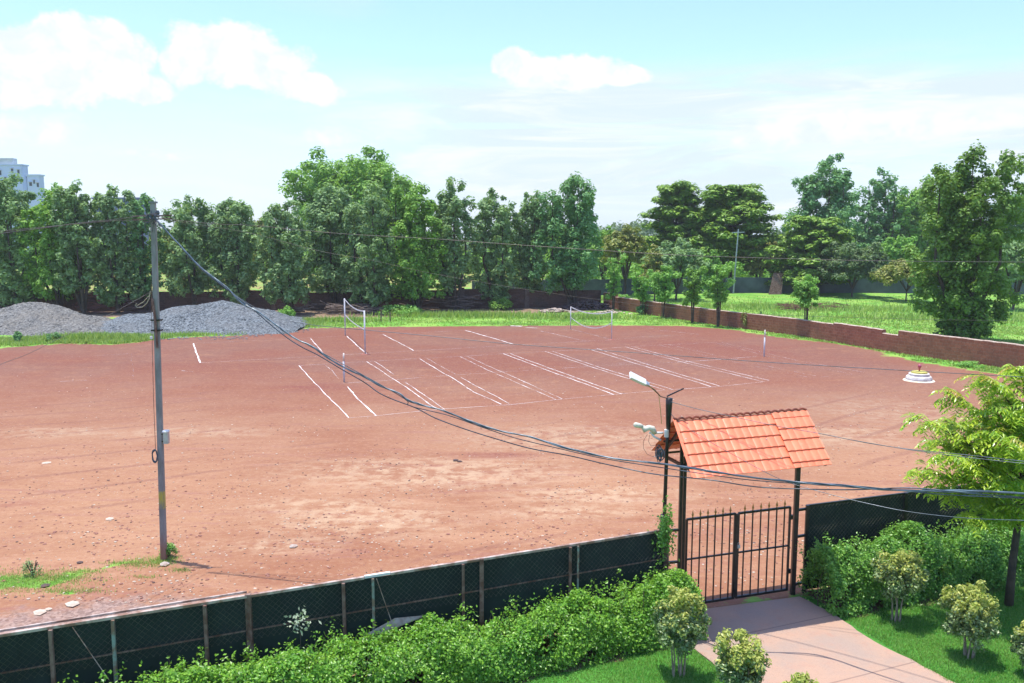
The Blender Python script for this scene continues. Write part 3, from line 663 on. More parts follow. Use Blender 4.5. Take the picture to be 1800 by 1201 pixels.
def build_gate():
    g = empty('entrance_gate', tuple(GF(GLEN / 2)), 'black steel double gate with gold spear tips at the end of the path', 'gate')
    s0 = .10; s1 = GLEN - .10; zb = .12; zt = 1.80; mid = s_at(GF, 1293, .9)
    for a, b in ((s0, mid - .035), (mid + .035, s1)):
        lf = empty('gate_leaf', tuple(GF((a + b) / 2)), None, None); lf.parent = g; lf.location = GF((a + b) / 2) - GF(GLEN / 2)
        fm = MB(); fm.bar(GF(a, 0, zt), GF(b, 0, zt), .04, .04); fm.bar(GF(a, 0, zb), GF(b, 0, zb), .045, .045); fm.bar(GF(a, 0, 1.02), GF(b, 0, 1.02), .03, .03)
        fm.bar(GF(a, 0, zb - .02), GF(a, 0, zt), .04); fm.bar(GF(b, 0, zb - .02), GF(b, 0, zt), .05 if a == s0 else .04)
        if a == s0: fm.bar(GF(mid - .01, .03, zb + .02), GF(mid - .01, .03, zt), .06, .03)
        f = fm.build('frame', M['black_metal'], lf)
        n = 6
        for i in range(n):
            s = a + (b - a) * (i + .75) / (n + .45)
            MB().bar(GF(s, 0, zb + .02), GF(s, 0, zt + .02), .024).build('bar', M['black_metal'], lf)
            p = GF(s, 0, zt + .02)
            MB().lathe(p, [(.012, 0), (.016, .012), (.009, .03), (.02, .045), (.024, .06), (.014, .085), (.0, .15)], 8).build('spear_tip', M['gold'], lf)
    p = GF(mid + .02, .06, 1.13); mb = MB(); mb.box(p, .055, .03, .06, GD[:2] if False else (GD.x, GD.y)); mb.tube([p + Vector((-.018, 0, .06)), p + Vector((-.018, 0, .1)), p + Vector((0, 0, .115)), p + Vector((.018, 0, .1)), p + Vector((.018, 0, .06))], .005, 5)
    o = mb.build('padlock', M['galv'], loc=tuple(p)); tag(o, 'small silver padlock hanging where the two gate leaves meet', 'padlock')
    for z in (1.55, .45):
        MB().box(GF(GLEN - .07, .0, z), .05, .05, .09, (GD.x, GD.y)).build('hinge', M['black_metal'], g)
    c = empty('gate_canopy', tuple(GF(GLEN / 2, -.02)), 'orange tile patterned sheet roof on black posts above the gate', 'canopy')
    RZ, EZ, EN = 3.69, 2.87, .93
    ra, rb = s_at(GF, 1184, RZ, -2), s_at(GF, 1417, RZ, -2)
    split = ra + (rb - ra) * .72
    roof_sheet(ra, split + .12, 0, RZ, EN, EZ, 5, 'front_roof_sheet', M['tile'], c, 0.0)
    roof_sheet(split, rb, 0, RZ, EN, EZ, 5, 'front_roof_sheet', M['tile'], c, .45, lift=.02)
    roof_sheet(ra, rb, -.015, RZ - .004, -.8, EZ + .05, 5, 'rear_roof_sheet', M['tile'], c, 0.0)
    rm = MB(); ns = 160
    rp = [GF(ra + (rb - ra) * i / ns, 0, RZ + .022 + .035 * abs(math.sin(math.pi * (ra + (rb - ra) * i / ns) / .155)) ** .75) for i in range(ns + 1)]
    rm.tube(rp, .022, 6); rm.build('ridge_cap', M['tile_under'], c)
    # trim strip along the left verge
    MB().bar(GF(ra + .01, 0, RZ + .04), GF(ra - .12, EN, EZ + .04), .05, .012).build('verge_strip', M['tile'], c)
    # screws
    for s, t in ((ra + .12, .35), (ra + .75, .35), (ra + .95, .8), (ra + 1.75, .48), (ra + 1.9, .82), (rb - .55, .36), (rb - .03, .36), (rb - .05, .84), (ra + 1.72, .78)):
        p = GF(s - .13 * t, EN * t, RZ + (EZ - RZ) * t + .03); MB().lathe(p, [(.014, 0), (.014, .008), (.006, .012), (.004, .02)], 6).build('roof_screw', M['galv'], c)
    def post(s, w, h, n=0.0):
        MB().bar(GF(s, n, 0), GF(s, n, h), w, .09).build('post', M['black_metal'], c)
    post(-.045, .055, 3.2); post(.03, .055, 3.0); post(GLEN + .04, .085, 3.2)
    for s in (-.05, GLEN + .04):                     # gable trusses
        t = MB(); nn = .62
        t.bar(GF(s, 0, RZ - .09), GF(s, EN - .12, EZ - .01), .045, .045); t.bar(GF(s, 0, RZ - .09), GF(s, -.72, EZ - .01), .045, .045)
        t.bar(GF(s, -.7, EZ - .0), GF(s, EN - .14, EZ - .02), .05, .05); t.bar(GF(s, 0, EZ), GF(s, 0, RZ - .1), .05)
        t.build('truss', M['black_metal'], c)
    for n, z in ((.45, RZ - .46), (.82, EZ + .03), (-.45, RZ - .48), (-.70, EZ + .04), (0, RZ - .06)):
        MB().bar(GF(ra + .06 - max(0, n) * .15, n, z), GF(rb - .10 - max(0, n) * .15, n, z), .035).build('purlin', M['black_metal'], c)
    # short rails tying the gate posts to the fences
    lp = FL(FLlen + .08); a = GF(-.08); b = GF(GLEN + .08); e = FR(0)
    for z in (1.62, 1.0): MB().bar(Vector((lp.x, lp.y, z)), Vector((a.x, a.y, z)), .045).build('side_rail', M['black_metal'], c)
    for z in (1.72, 1.18, .2): MB().bar(Vector((b.x, b.y, z)), Vector((e.x, e.y, z)), .045).build('side_rail', M['black_metal'], c)
build_gate()

# ---------------------------------------------------------------- lamp pole by the gate
LPX, LPY = G(1163, 1074)
def build_lamp_pole():
    r = empty('lamp_pole', (LPX, LPY, 0), 'black steel pole with a white lamp head and cctv arm beside the gate canopy', 'lamp post')
    P = lambda x, z, y=0.0: Vector((LPX + x, LPY + y, z))
    zz = lambda py: AT(1167, py, LPY).z
    mb = MB(); mb.tube([P(0, 0), P(.01, zz(905)), P(.03, zz(780)), P(.045, zz(745))], [.038, .036, .034, .034], 10); mb.tube([P(-.005, zz(925)), P(-.005, zz(905))], .06, 10)
    mb.build('pole', M['black_metal'], r, smooth=True)
    MB().tube([P(.045, zz(760)), P(.045, zz(745)), P(.048, zz(712)), P(.052, zz(700))], [.036, .045, .062, .062], 10).build('pole_top', M['black_metal'], r, smooth=True)
    top = P(.052, zz(701))
    MB().tube([top, AT(1172, 697, LPY), AT(1202, 683, LPY - .05)], .014, 6).build('arm', M['black_metal'], r)
    MB().tube([top, AT(1161, 697, LPY), AT(1150, 685, LPY - .1), AT(1136, 676, LPY - .15)], .012, 6).build('arm', M['rust_metal'], r)
    h0, h1 = AT(1139, 676, LPY - .16), AT(1107, 660, LPY - .3)
    d = (h1 - h0).normalized(); sd = Vector((.35, .8, .35)); sd = (sd - d * sd.dot(d)).normalized(); up = d.cross(sd).normalized()
    if up.z < 0: up = -up
    def slab(a, b, w0, w1, t0, t1, o=0.0):
        p = []
        for q, w, t in ((a, w0, t0), (b, w1, t1)):
            for x, y in ((-1, -1), (1, -1), (1, 1), (-1, 1)): p.append(q + sd * x * w / 2 + up * (y * t / 2 + o))
        m = MB(); m.hexa(p); return m
    lh = slab(h0 + d * .07, h1, .13, .15, .05, .04, .012).build('lamp_head', M['white'], r)
    slab(h0 + d * .09, h1 - d * .02, .11, .12, .018, .018, -.02).build('lens', M['galv'], lh)
    slab(h0 - d * .02, h0 + d * .075, .06, .09, .045, .06).build('mounting_sleeve', M['galv'], lh)
    MB().tube([AT(1140, 678, LPY - .17), AT(1158, 694, LPY - .02), AT(1161, 720, LPY - .05), AT(1163, 745, LPY - .05)], .006, 5).build('lamp_cable', simple('yellow_cable', (.35, .3, .08)), r)
    # cctv / pvc arm
    e = empty('camera_arm', tuple(P(0, zz(762))), None, None); e.parent = r; e.location = Vector((0, 0, zz(762)))
    MB().tube([AT(1166, 761, LPY - .05), AT(1141, 761, LPY - .05)], .02, 8).build('bracket', M['white'], e, smooth=True)
    MB().tube([AT(1162, 774, LPY - .05), AT(1150, 768, LPY - .05), AT(1146, 763, LPY - .06)], .02, 8).build('bracket', M['white'], e, smooth=True)
    MB().lathe(P(.015, zz(768), -.01), [(.045, 0), (.045, .14)], 10).build('clamp', M['white'], e)
    MB().tube([AT(1152, 762, LPY - .06), AT(1147, 754, LPY - .08), AT(1141, 752, LPY - .1), AT(1133, 755, LPY - .1), AT(1129, 750, LPY - .12)], [.04, .06, .05, .065, .035], 8).build('joint', simple('cream_plastic', (.66, .62, .5), (.5, .45, .36), 10, .6), e, smooth=True)
    MB().tube([AT(1130, 750, LPY - .12), AT(1126, 749, LPY - .13), AT(1117, 747, LPY - .16), AT(1115, 747, LPY - .17)], [.03, .045, .05, .036], 10).build('camera_body', bpy.data.materials['cream_plastic'], e, smooth=True)
    mb = MB()
    for q in ([(1138, 764), (1131, 775), (1131, 788), (1137, 798), (1147, 803), (1158, 800)], [(1142, 765), (1140, 776), (1144, 784), (1155, 783)]):
        mb.tube([AT(x, y, LPY - .08) for x, y in q], .004, 5, False)
    mb.build('cable_loop', M['rust_metal'], e)
    c = MB(); rr = random.Random(4)
    for i in range(9):
        cx, cy = 1158 + rr.uniform(-4, 4), 799 + rr.uniform(-6, 5); ra, rb2 = rr.uniform(1.5, 7), rr.uniform(7, 16)
        c.tube([AT(cx + ra * math.cos(t * .524), cy + rb2 * math.sin(t * .524), LPY - .08 - rr.uniform(0, .06)) for t in range(13)], .008, 5, False)
    tag(c.build('cable_coil', M['cable'], loc=tuple(AT(1156, 798, LPY))), 'tangled coil of black cable tied to the lamp pole beside the gate', 'cable coil')
build_lamp_pole()

# ---------------------------------------------------------------- utility pole
UX, UY = G(288, 985); UT = AT(269, 357, UY + .35)
def build_utility_pole():
    r = empty('utility_pole', (UX, UY, 0), 'tall leaning grey concrete utility pole standing in the near left of the field', 'utility pole')
    base = Vector((UX, UY, -.2)); L = UT - base; at = lambda z: base + L * ((z + .2) / (UT.z + .2))
    zof = lambda py: min(((AT(278, py, UY + .15)).z), UT.z)
    p = []
    for q, w, d in ((base, .12, .11), (UT, .105, .09)):
        for x, y in ((-1, -1), (1, -1), (1, 1), (-1, 1)): p.append(q + Vector((x * w / 2, y * d / 2, 0)))
    m, k, pp, o = mat('pole_weathered'); v = k.new('ShaderNodeTexCoord').outputs['Object']; z = k.new('ShaderNodeSeparateXYZ', i_0=v).outputs[2]
    n = k.noise(k.scale(v, (1, 1, .25)), 5, 6, .65)
    c = k.mix(k.ss(n, .35, .65), (.18, .18, .165), (.28, .28, .265)); c = k.mix(k.ss(k.m('ADD', z, k.m('MULTIPLY', n, .8)), 1.1, .3), c, (.30, .11, .06))
    c = k.mix(k.m('MULTIPLY', k.ss(k.m('ABSOLUTE', k.m('SUBTRACT', z, 1.35)), .22, .16), k.ss(n, .35, .5)), c, (.42, .36, .06))
    k.set(pp, 'Base Color', c); k.set(pp, 'Roughness', .85)
    mb = MB(); mb.hexa(p); sh = mb.build('shaft', m, r); bv = sh.modifiers.new('b', 'BEVEL'); bv.width = .012; bv.segments = 2
    MB().box(UT - Vector((0, 0, .004)), .15, .12, .035).build('cap', M['concrete'], r)
    mb = MB(); zc = zof(386)
    for z in (zc, zc + .07): mb.bar(at(z) + Vector((-.42, -.07, 0)), at(z) + Vector((.42, -.07, .02)), .025)
    mb.build('cross_arm', M['rust_metal'], r)
    mb = MB(); rr = random.Random(9)
    for i in range(14):
        a = at(zc + rr.uniform(-.12, .15)) + Vector((rr.uniform(-.05, .16), -.09, 0)); mb.tube([a, a + Vector((rr.uniform(-.12, .12), -.03, rr.uniform(-.14, .1))), a + Vector((rr.uniform(-.1, .1), .0, rr.uniform(-.2, .1)))], .009, 5)
    mb.build('cable_knot', M['cable'], r)
    MB().lathe(at(zc + .05) + Vector((.13, -.1, 0)), [(.035, 0), (.05, .03), (.035, .06), (.05, .09), (.03, .14)], 10).build('insulator', M['cable'], r)
    MB().tube([at(zof(525)) + Vector((-.05, -.075, 0)), at(zof(560)) + Vector((.0, -.08, 0)), at(zof(612)) + Vector((.03, -.08, 0))], .025, 8).build('conduit', M['rust_metal'], r)
    for py in (563, 581):
        z = zof(py); c = at(z); MB().box(c - Vector((0, 0, .02)), .2, .16, .035).build('clamp_band', M['black_metal'], r)
    MB().tube([at(zof(500)) + Vector((-.06, -.07, 0)), at(zof(560)) + Vector((-.075, -.07, 0)), at(zof(700)) + Vector((-.09, -.07, 0)), at(zof(790)) + Vector((-.08, -.07, 0))], .006, 5).build('riser_wire', M['rust_metal'], r)
    z = zof(778); bx = empty('meter_box', tuple(at(z) + Vector((.16, -.05, 0))), None, None); bx.parent = r; bx.location = at(z) + Vector((.16, -.05, 0)) - r.location
    MB().box(at(z) + Vector((.155, -.05, 0)), .10, .10, .26).build('box_body', M['galv'], bx)
    MB().box(at(z) + Vector((.155, -.06, .262)), .125, .14, .03, top=.8).build('box_lid', M['white'], bx)
    for dz in (.04, .2): MB().bar(at(z + dz) + Vector((.05, -.05, 0)), at(z + dz) + Vector((.11, -.05, 0)), .02).build('box_bracket', M['black_metal'], bx)
    c = MB(); q0 = at(zof(799)) + Vector((-.085, -.09, 0))
    for i in range(9):
        w, h = rr.uniform(.03, .065), rr.uniform(.11, .165)
        c.tube([q0 + Vector((w * math.sin(t * .524) + rr.uniform(-.01, .01), -.01 * i * .3, h * math.cos(t * .524))) for t in range(13)], .007, 5, False)
    tag(c.build('cable_coil', M['cable'], loc=tuple(q0)), 'oval coil of spare cable hung on the left side of the utility pole', 'cable coil')
    c = MB(); c.tube([AT(x, y, UY - .05) for x, y in ((264, 512), (262, 525), (258, 533), (250, 540), (241, 541), (238, 537), (240, 534))], .01, 5); 
    c.tube([AT(x, y, UY - .05) for x, y in ((240, 538), (252, 531), (262, 520))], .006, 5)
    c.build('loose_cable_end', simple('pale_cable', (.4, .35, .25)), r)
    MB().box(AT(266, 596, UY - .05), .04, .05, .06).build('terminal', M['white'], r)
build_utility_pole()

# ---------------------------------------------------------------- overhead cables
def catmull(P, n=6):
    P = [Vector(p) for p in P]; out = []
    for i in range(len(P) - 1):
        p0, p1, p2, p3 = P[max(i - 1, 0)], P[i], P[i + 1], P[min(i + 2, len(P) - 1)]
        for k in range(n):
            t = k / n; out.append(.5 * ((2 * p1) + (p2 - p0) * t + (2 * p0 - 5 * p1 + 4 * p2 - p3) * t * t + (3 * p1 - p0 - 3 * p2 + p3) * t ** 3))
    out.append(P[-1]); return out
def cable(pts, y0, y1, r, m, label, group='overhead cables', strands=1, twist=.03, ymid=None, extra=None):
    n = len(pts); xs = [p[0] for p in pts]; ws = []
    for (x, y) in pts:
        t = (x - xs[0]) / (xs[-1] - xs[0])
        Y = y0 + (y1 - y0) * t if ymid is None else np.interp(x, [q[0] for q in ymid], [q[1] for q in ymid])
        ws.append(AT(x, y, Y))
    c = catmull(ws, 6); mb = MB(); rr = random.Random(int(pts[0][1]) + n)
    for k in range(strands):
        ph = k * 2 * math.pi / strands
        mb.tube([p + (Vector((0, math.cos(ph + i * .55), math.sin(ph + i * .55))) * twist * (.6 + .4 * math.sin(i * .37 + k)) if strands > 1 else Vector((0, 0, 0))) for i, p in enumerate(c)], r, 6)
    o = mb.build('overhead_cable', m, loc=tuple(c[0]), smooth=True); return tag(o, label, 'cable', group)
yk = [(270, UY), (1150, 14.85), (1175, 14.6), (1215, 14.1), (1400, 13.9), (1800, 11.5), (2000, 10.5)]
main = [(276, 388), (300, 414), (330, 446), (352, 470), (378, 490), (400, 507), (425, 533), (452, 547), (478, 566), (497, 580), (520, 596), (550, 610), (575, 628), (605, 646), (640, 662), (672, 680), (700, 691), (718, 704), (745, 713), (780, 722),
        (830, 742), (880, 758), (930, 768), (1000, 789), (1080, 806), (1162, 815), (1240, 827), (1310, 838), (1400, 848), (1480, 854), (1560, 861), (1650, 863), (1720, 864), (1800, 868), (1950, 880)]
cable(main, 0, 0, .011, M['cable_blue'], 'thick blue grey twisted cable bundle sagging from the utility pole past the gate', strands=3, twist=.016, ymid=yk)
low = [(276, 390), (305, 420), (350, 470), (400, 510), (440, 540), (470, 566), (502, 592), (530, 610), (560, 625), (600, 649), (640, 672), (665, 690), (690, 702), (730, 717), (765, 735), (810, 752), (860, 768), (930, 788), (1000, 801), (1060, 815), (1130, 830), (1170, 836), (1250, 844), (1330, 856), (1420, 860), (1500, 861), (1600, 858), (1700, 867), (1800, 875), (1950, 889)]
cable(low, 0, 0, .010, M['cable'], 'single black cable hanging just below the twisted bundle across the field', ymid=yk)
cable([(540, 606), (700, 694), (718, 712), (745, 720), (790, 731), (850, 752), (905, 770), (980, 788), (1060, 806), (1162, 822), (1230, 832), (1310, 843), (1400, 850), (1500, 854), (1640, 868), (1730, 873), (1800, 876)], 0, 0, .008, M['cable'],
      'thinner black cable looping out of the twisted bundle and over the gate', ymid=yk)
cable([(275, 378), (300, 386), (380, 394), (450, 397), (600, 411), (760, 420), (900, 430), (1050, 440), (1200, 449), (1350, 454), (1500, 458), (1650, 460), (1800, 461), (1900, 462)], UY, 14, .006, M['cable_brown'], 'upper thin brown wire running right from the pole top across the trees')
cable([(280, 386), (430, 408), (555, 440), (650, 457), (740, 477), (850, 497), (1000, 520), (1150, 538), (1350, 553), (1560, 560), (1700, 563), (1900, 566)], UY, 16, .003, M['cable_brown'], 'faint lower wire sloping right across the tree trunks and brick wall')
cable([(-60, 418), (60, 403), (150, 391), (210, 385), (262, 377), (276, 376)], UY - 5, UY, .006, M['cable_brown'], 'higher of the two wires reaching the pole top from the left')
cable([(-60, 413), (60, 401), (190, 389), (230, 388), (262, 390)], UY - 4.5, UY, .006, M['cable_brown'], 'lower of the two wires reaching the pole top from the left')
cable([(285, 396), (330, 448), (400, 509), (470, 552), (540, 570), (640, 580), (760, 591), (900, 605), (1100, 619), (1350, 637), (1600, 652), (1800, 663), (1900, 669)], 0, 0, .006, M['cable'], 'thin dark wire crossing the courts from the bundle to the right edge',
      ymid=[(285, UY), (900, 16.5), (1900, 13.5)])
cable([(-60, 668), (0, 641), (50, 622), (100, 597), (180, 560), (262, 515)], UY - 4, UY, .004, M['cable_brown'], 'slack thin wire rising from the left edge over the gravel to the pole')
cable([(1170, 704), (1230, 720), (1300, 735), (1370, 750), (1440, 762), (1520, 778), (1600, 790), (1700, 800), (1800, 811), (1900, 820)], LPY, 11.5, .006, M['cable'], 'dark wire from the lamp pole top across the orange roof and small tree')
cable([(1500, 774), (1600, 791), (1700, 804), (1800, 815), (1900, 826)], 13.2, 11.5, .005, M['cable'], 'second dark wire beside the one from the lamp pole top, near the right edge')
cable([(1172, 712), (1188, 737), (1240, 772), (1290, 800), (1370, 842), (1440, 864), (1520, 884), (1600, 900), (1700, 911), (1800, 915), (1900, 919)], LPY, 11.5, .005, M['cable_blue'], 'pale slack wire drooping from the lamp pole past the canopy over the right hedge')

# ---------------------------------------------------------------- nets, posts, plinth
def court_net(a, b, ta, tb, sagt, bot, sagb, label, pr):
    A = Vector((*G(*a), 0)); B = Vector((*G(*b), 0)); za = AT(*ta, A.y).z; zb = AT(*tb, B.y).z
    r = empty('court_net', tuple((A + B) / 2), label, 'sports net')
    for q, z in ((A, za), (B, zb)): MB().tube([q, q + Vector((0, 0, z))], pr, 10).build('post', M['netpost'], r, smooth=True)
    def curve(z0, z1, sag, n=14): return [A.lerp(B, i / n) + Vector((0, 0, z0 + (z1 - z0) * i / n - sag * 4 * (i / n) * (1 - i / n))) for i in range(n + 1)]
    T = curve(za - .03, zb - .03, sagt); Bt = curve(za - bot, zb - bot, sagb)
    for nm, c, h in (('top_tape', T, .07), ('bottom_tape', Bt, .06)):
        m = MB()
        for p, q in zip(c[:-1], c[1:]): m.bar(p, q, .012, h)
        m.build(nm, M['white'], r)
    m = MB(); n = 44
    f = lambda c, t: c[min(int(t * 14), 13)].lerp(c[min(int(t * 14), 13) + 1], t * 14 - min(int(t * 14), 13))
    for i in range(1, n): m.tube([f(T, i / n), f(Bt, i / n)], .0018, 3, False)
    for j in range(1, 6): m.tube([p.lerp(q, j / 6) for p, q in zip(T, Bt)], .0018, 3, False)
    m.build('netting', M['wire'], r)
    m = MB()
    m.box(B - Vector((0, 0, 0)), .5, .4, .03, top=.6); m.build('soil_mound', simple('dug_soil', (.22, .07, .05), (.3, .12, .09), 6, .95, bump=.5), r)
court_net((607, 590), (642, 623), (607, 525), (642, 546), .22, 1.12, .12, 'white volleyball net sagging between two tall pale posts, left of centre', .045)
court_net((1003, 579), (1075, 597), (1002, 539), (1075, 547), .30, .8, .55, 'slack white volleyball net on thin posts by the grass, right of centre', .03)
for (b, t, r, lab) in (((605, 672), (605, 621), .045, 'short white post with blue base at the left end of the chalk grid'), ((1343, 627), (1344, 580), .045, 'short white post at the right end of the chalk grid near the dug soil')):
    A = Vector((*G(*b), 0)); z = AT(*t, A.y).z; e = empty('playing_post', tuple(A), lab, 'post', 'posts of the chalk grid')
    MB().tube([A, A + Vector((.0, 0, z * .72))], r, 10).build('post_base', M['netpost'], e, smooth=True)
    MB().tube([A + Vector((0, 0, z * .72 + .001)), A + Vector((.01, 0, z))], r * .8, 10).build('post_head', M['white_wood'], e, smooth=True)
def plinth():
    x, y = G(1615, 669); r = empty('flag_plinth', (x, y, 0), 'round stepped white plinth with a yellow band and pink knob by the brick wall', 'plinth')
    MB().lathe((x, y, 0), [(.72, .0), (.70, .02), (.65, .035)], 32).build('base_ring', simple('lime_spill', (.6, .52, .36), (.7, .66, .56), 4, .9), r)
    MB().lathe((x, y, .0), [(.60, 0), (.60, .12), (.57, .2), (.52, .24)], 32).build('lower_step', M['plinth'], r, smooth=False)
    MB().lathe((x, y, .24), [(.47, 0), (.47, .10), (.44, .13)], 32).build('upper_step', M['plinth'], r)
    MB().lathe((x, y, .37), [(.37, 0), (.37, .07), (.35, .08), (.1, .082)], 32).build('yellow_band', M['yellow'], r)
    MB().lathe((x, y, .452), [(.035, 0), (.035, .13), (.06, .14), (.065, .2), (.09, .24), (.085, .29), (.05, .33), (.0, .34)], 12).build('knob', M['pink'], r, smooth=True)
plinth()

# ---------------------------------------------------------------- gravel heaps, rubble, stones
def heap(name, hull, peak, mat_, label, seed, peaks):
    """hull: ground outline in world; peaks: list of (x,y,h,rx,ry)"""
    rng = np.random.default_rng(seed); N = 96
    xs = np.linspace(min(p[0] - p[3] for p in peaks), max(p[0] + p[3] for p in peaks), N * 2); ys = np.linspace(min(p[1] - p[4] for p in peaks), max(p[1] + p[4] for p in peaks), N)
    X, Y = np.meshgrid(xs, ys); Z = np.full(X.shape, -.25)
    for (x, y, h, rx, ry) in peaks:
        r = np.sqrt(((X - x) / rx) ** 2 + ((Y - y) / ry) ** 2); r = r * (1 + .05 * np.sin(3 * np.arctan2(Y - y, X - x) + seed))
        Z = np.maximum(Z, h * (1 - r) * (1 - .35 * np.exp(-(r / .25) ** 2)) if False else h * (np.sqrt(.03 + (1 - np.minimum(r, 1.6)) .clip(-1) ** 2 * np.sign(1 - r)) if False else np.where(r < 1, 1.13 - np.sqrt(r ** 2 * 1.0 + .017), 1.13 - np.sqrt(r ** 2 + .017) )) / 1.0)
    Z = Z + rng.normal(size=Z.shape) * .022 + (vnoise(X, Y, .6, seed + 9) - .5) * .38 + (vnoise(X, Y, 2.1, seed + 19) - .5) * .10
    ny, nx = X.shape; i = np.arange(nx * ny).reshape(ny, nx); F = np.stack([i[:-1, :-1], i[:-1, 1:], i[1:, 1:], i[1:, :-1]], -1).reshape(-1, 4)
    V = np.stack([X.ravel(), Y.ravel(), Z.ravel()], 1); keep = (V[F][:, :, 2].max(axis=1) > -.04); F = F[keep]
    used = np.unique(F); mp = np.full(len(V), -1); mp[used] = np.arange(len(used)); V = V[used]; F = mp[F]
    return tag(npmesh(name, V, F, mat_, loc=(peaks[0][0], peaks[0][1], 0)), label, 'gravel heap')
def gravelmat(name, a, b, c3):
    m, k, p, o = mat(name); v = k.new('ShaderNodeTexCoord').outputs['Object']
    vo = k.new('ShaderNodeTexVoronoi'); k.set(vo, 'Vector', v); k.set(vo, 'Scale', 9.0); s = k.new('ShaderNodeSeparateColor', i_0=vo.outputs['Color'])
    c = k.mix(s.outputs[0], a, b); c = k.mix(k.m('MULTIPLY', k.ss(k.noise(v, .5, 5, .65), .45, .65), .5), c, c3)
    k.set(p, 'Base Color', c); k.set(p, 'Roughness', .9)
    bp = k.new('ShaderNodeBump'); k.set(bp, 'Height', k.m('MULTIPLY', vo.outputs['Distance'], -1)); k.set(bp, 'Distance', .08); k.set(bp, 'Strength', 1); k.l.new(bp.outputs[0], p.inputs['Normal'])
    return m
M['grav_grey'] = gravelmat('blue_metal_gravel', (.045, .055, .06), (.21, .235, .25), (.15, .155, .155))
M['grav_brown'] = gravelmat('sandy_gravel', (.07, .07, .066), (.23, .225, .21), (.19, .17, .14))
def hp(px, py, h, wpx, ry):
    x, y = G(px, py); return (x, y, h, wpx / FOC * y, ry)
heap('gravel_heap', 0, 0, M['grav_brown'], 'brownish gravel heap at the left edge, in front of the timber pile', 1, [hp(60, 573, 1.75, 118, 5), hp(-60, 578, 1.5, 110, 5), hp(130, 583, .75, 90, 4)])
heap('gravel_heap', 0, 0, M['grav_grey'], 'long low blue grey gravel heap behind the utility pole', 2, [hp(395, 571, 1.75, 130, 5.2), hp(320, 574, 1.55, 130, 5), hp(430, 574, 1.5, 108, 5), hp(260, 578, 1.2, 110, 4.5), hp(475, 576, .8, 62, 4)])
def stone_mesh(mb, c, r, rr, flat=.6):
    n = 6; b = len(mb.v); rings = 3
    mb.v.append((c[0], c[1], c[2] - r * flat * .5))
    for j, (k, z) in enumerate(((.8, -.25), (1, .1), (.6, .4))):
        for i in range(n):
            a = 2 * math.pi * i / n + j; q = r * k * rr.uniform(.75, 1.2); mb.v.append((c[0] + q * math.cos(a), c[1] + q * math.sin(a), c[2] + r * flat * (z + rr.uniform(-.1, .1))))
    mb.v.append((c[0], c[1], c[2] + r * flat * .6))
    for i in range(n): mb.f.append((b, b + 1 + (i + 1) % n, b + 1 + i))
    for j in range(2):
        for i in range(n): p = b + 1 + j * n; mb.f.append((p + i, p + (i + 1) % n, p + n + (i + 1) % n, p + n + i))
    for i in range(n): mb.f.append((b + 1 + 2 * n + i, b + 1 + 2 * n + (i + 1) % n, b + 1 + 3 * n))
def pebbles(name, n, m, rlo, rhi, seed, near=True):
    rr = random.Random(seed); mb = MB(); k = 0
    while k < n:
        px, py = rr.uniform(-50, 1850), 640 + 420 * rr.random() ** .75
        x, y = G(px, py)
        if float(sdist(np.array([x]), np.array([y]), DIRT)[0]) < .6: continue
        if rr.random() > .35 + .65 * min(1, (max(0, math.sin(x * 1.3 + 2 * math.sin(y)) + math.sin(y * 1.7)))): continue
        stone_mesh(mb, (x, y, rr.uniform(0, .01)), rr.uniform(rlo, rhi) * rr.choice((.5, .7, 1)), rr); k += 1
    tag(mb.build(name, m), kind='stuff')
pebbles('pebbles', 2400, M['pale_stone'], .012, .038, 1); pebbles('pebbles', 1600, M['dark_stone'], .012, .035, 2); pebbles('pebbles', 3200, M['clod'], .015, .05, 3)
def spill():
    rr = random.Random(21); mb = MB()
    for i in range(900):
        px = rr.uniform(-20, 560); x, y = G(px, 596 - abs(rr.gauss(0, 6)) + (4 if px < 200 else -1) - max(0, px - 430) * .14 + rr.uniform(-2, 4)); stone_mesh(mb, (x, y, .02), rr.uniform(.03, .10), rr)
    tag(mb.build('gravel_spill', simple('loose_gravel', (.2, .2, .21), (.12, .12, .12), 9, .9)), kind='stuff')
spill()
for (px, py, r, m, lab, fl) in [(128, 1063, .15, 'pale_stone', 'flat pale stone on the gravelly soil near the fence, the larger right one', .35), (70, 1077, .14, 'pale_stone', 'flat pale stone nearest the fence at the lower left', .3),
                            (85, 1072, .07, 'pale_stone', 'small pale stone touching the flat one at the lower left', .5), (801, 810, .10, 'dark_stone', 'dark clod lying alone on the bare middle of the field', .6),
                            (140, 990, .07, 'dark_stone', 'small dark stone on the weedy soil left of the utility pole', .6), (79, 1031, .10, 'dark_stone', 'dark reddish stone below the weed patch at lower left', .5), (290, 993, .12, 'stone', 'grey stone at the foot of the utility pole', .5),
                            (193, 913, .12, 'pale_stone', 'pale flat stone on bare soil up and left of the utility pole foot', .3), (808, 812, .08, 'dark_stone', 'smaller dark clod just right of the lone one in mid field', .6), (516, 961, .11, 'stone', 'buff stone on bare soil above the middle of the fence', .4),
                            (82, 814, .16, 'pale_stone', 'long pale stone flush in the red soil at the left', .15)]:
    mb = MB(); x, y = G(px, py); stone_mesh(mb, (x, y, r * fl * .35), r, random.Random(px), fl); o = mb.build('stone', M[m], loc=(x, y, 0)); tag(o, lab, 'stone')
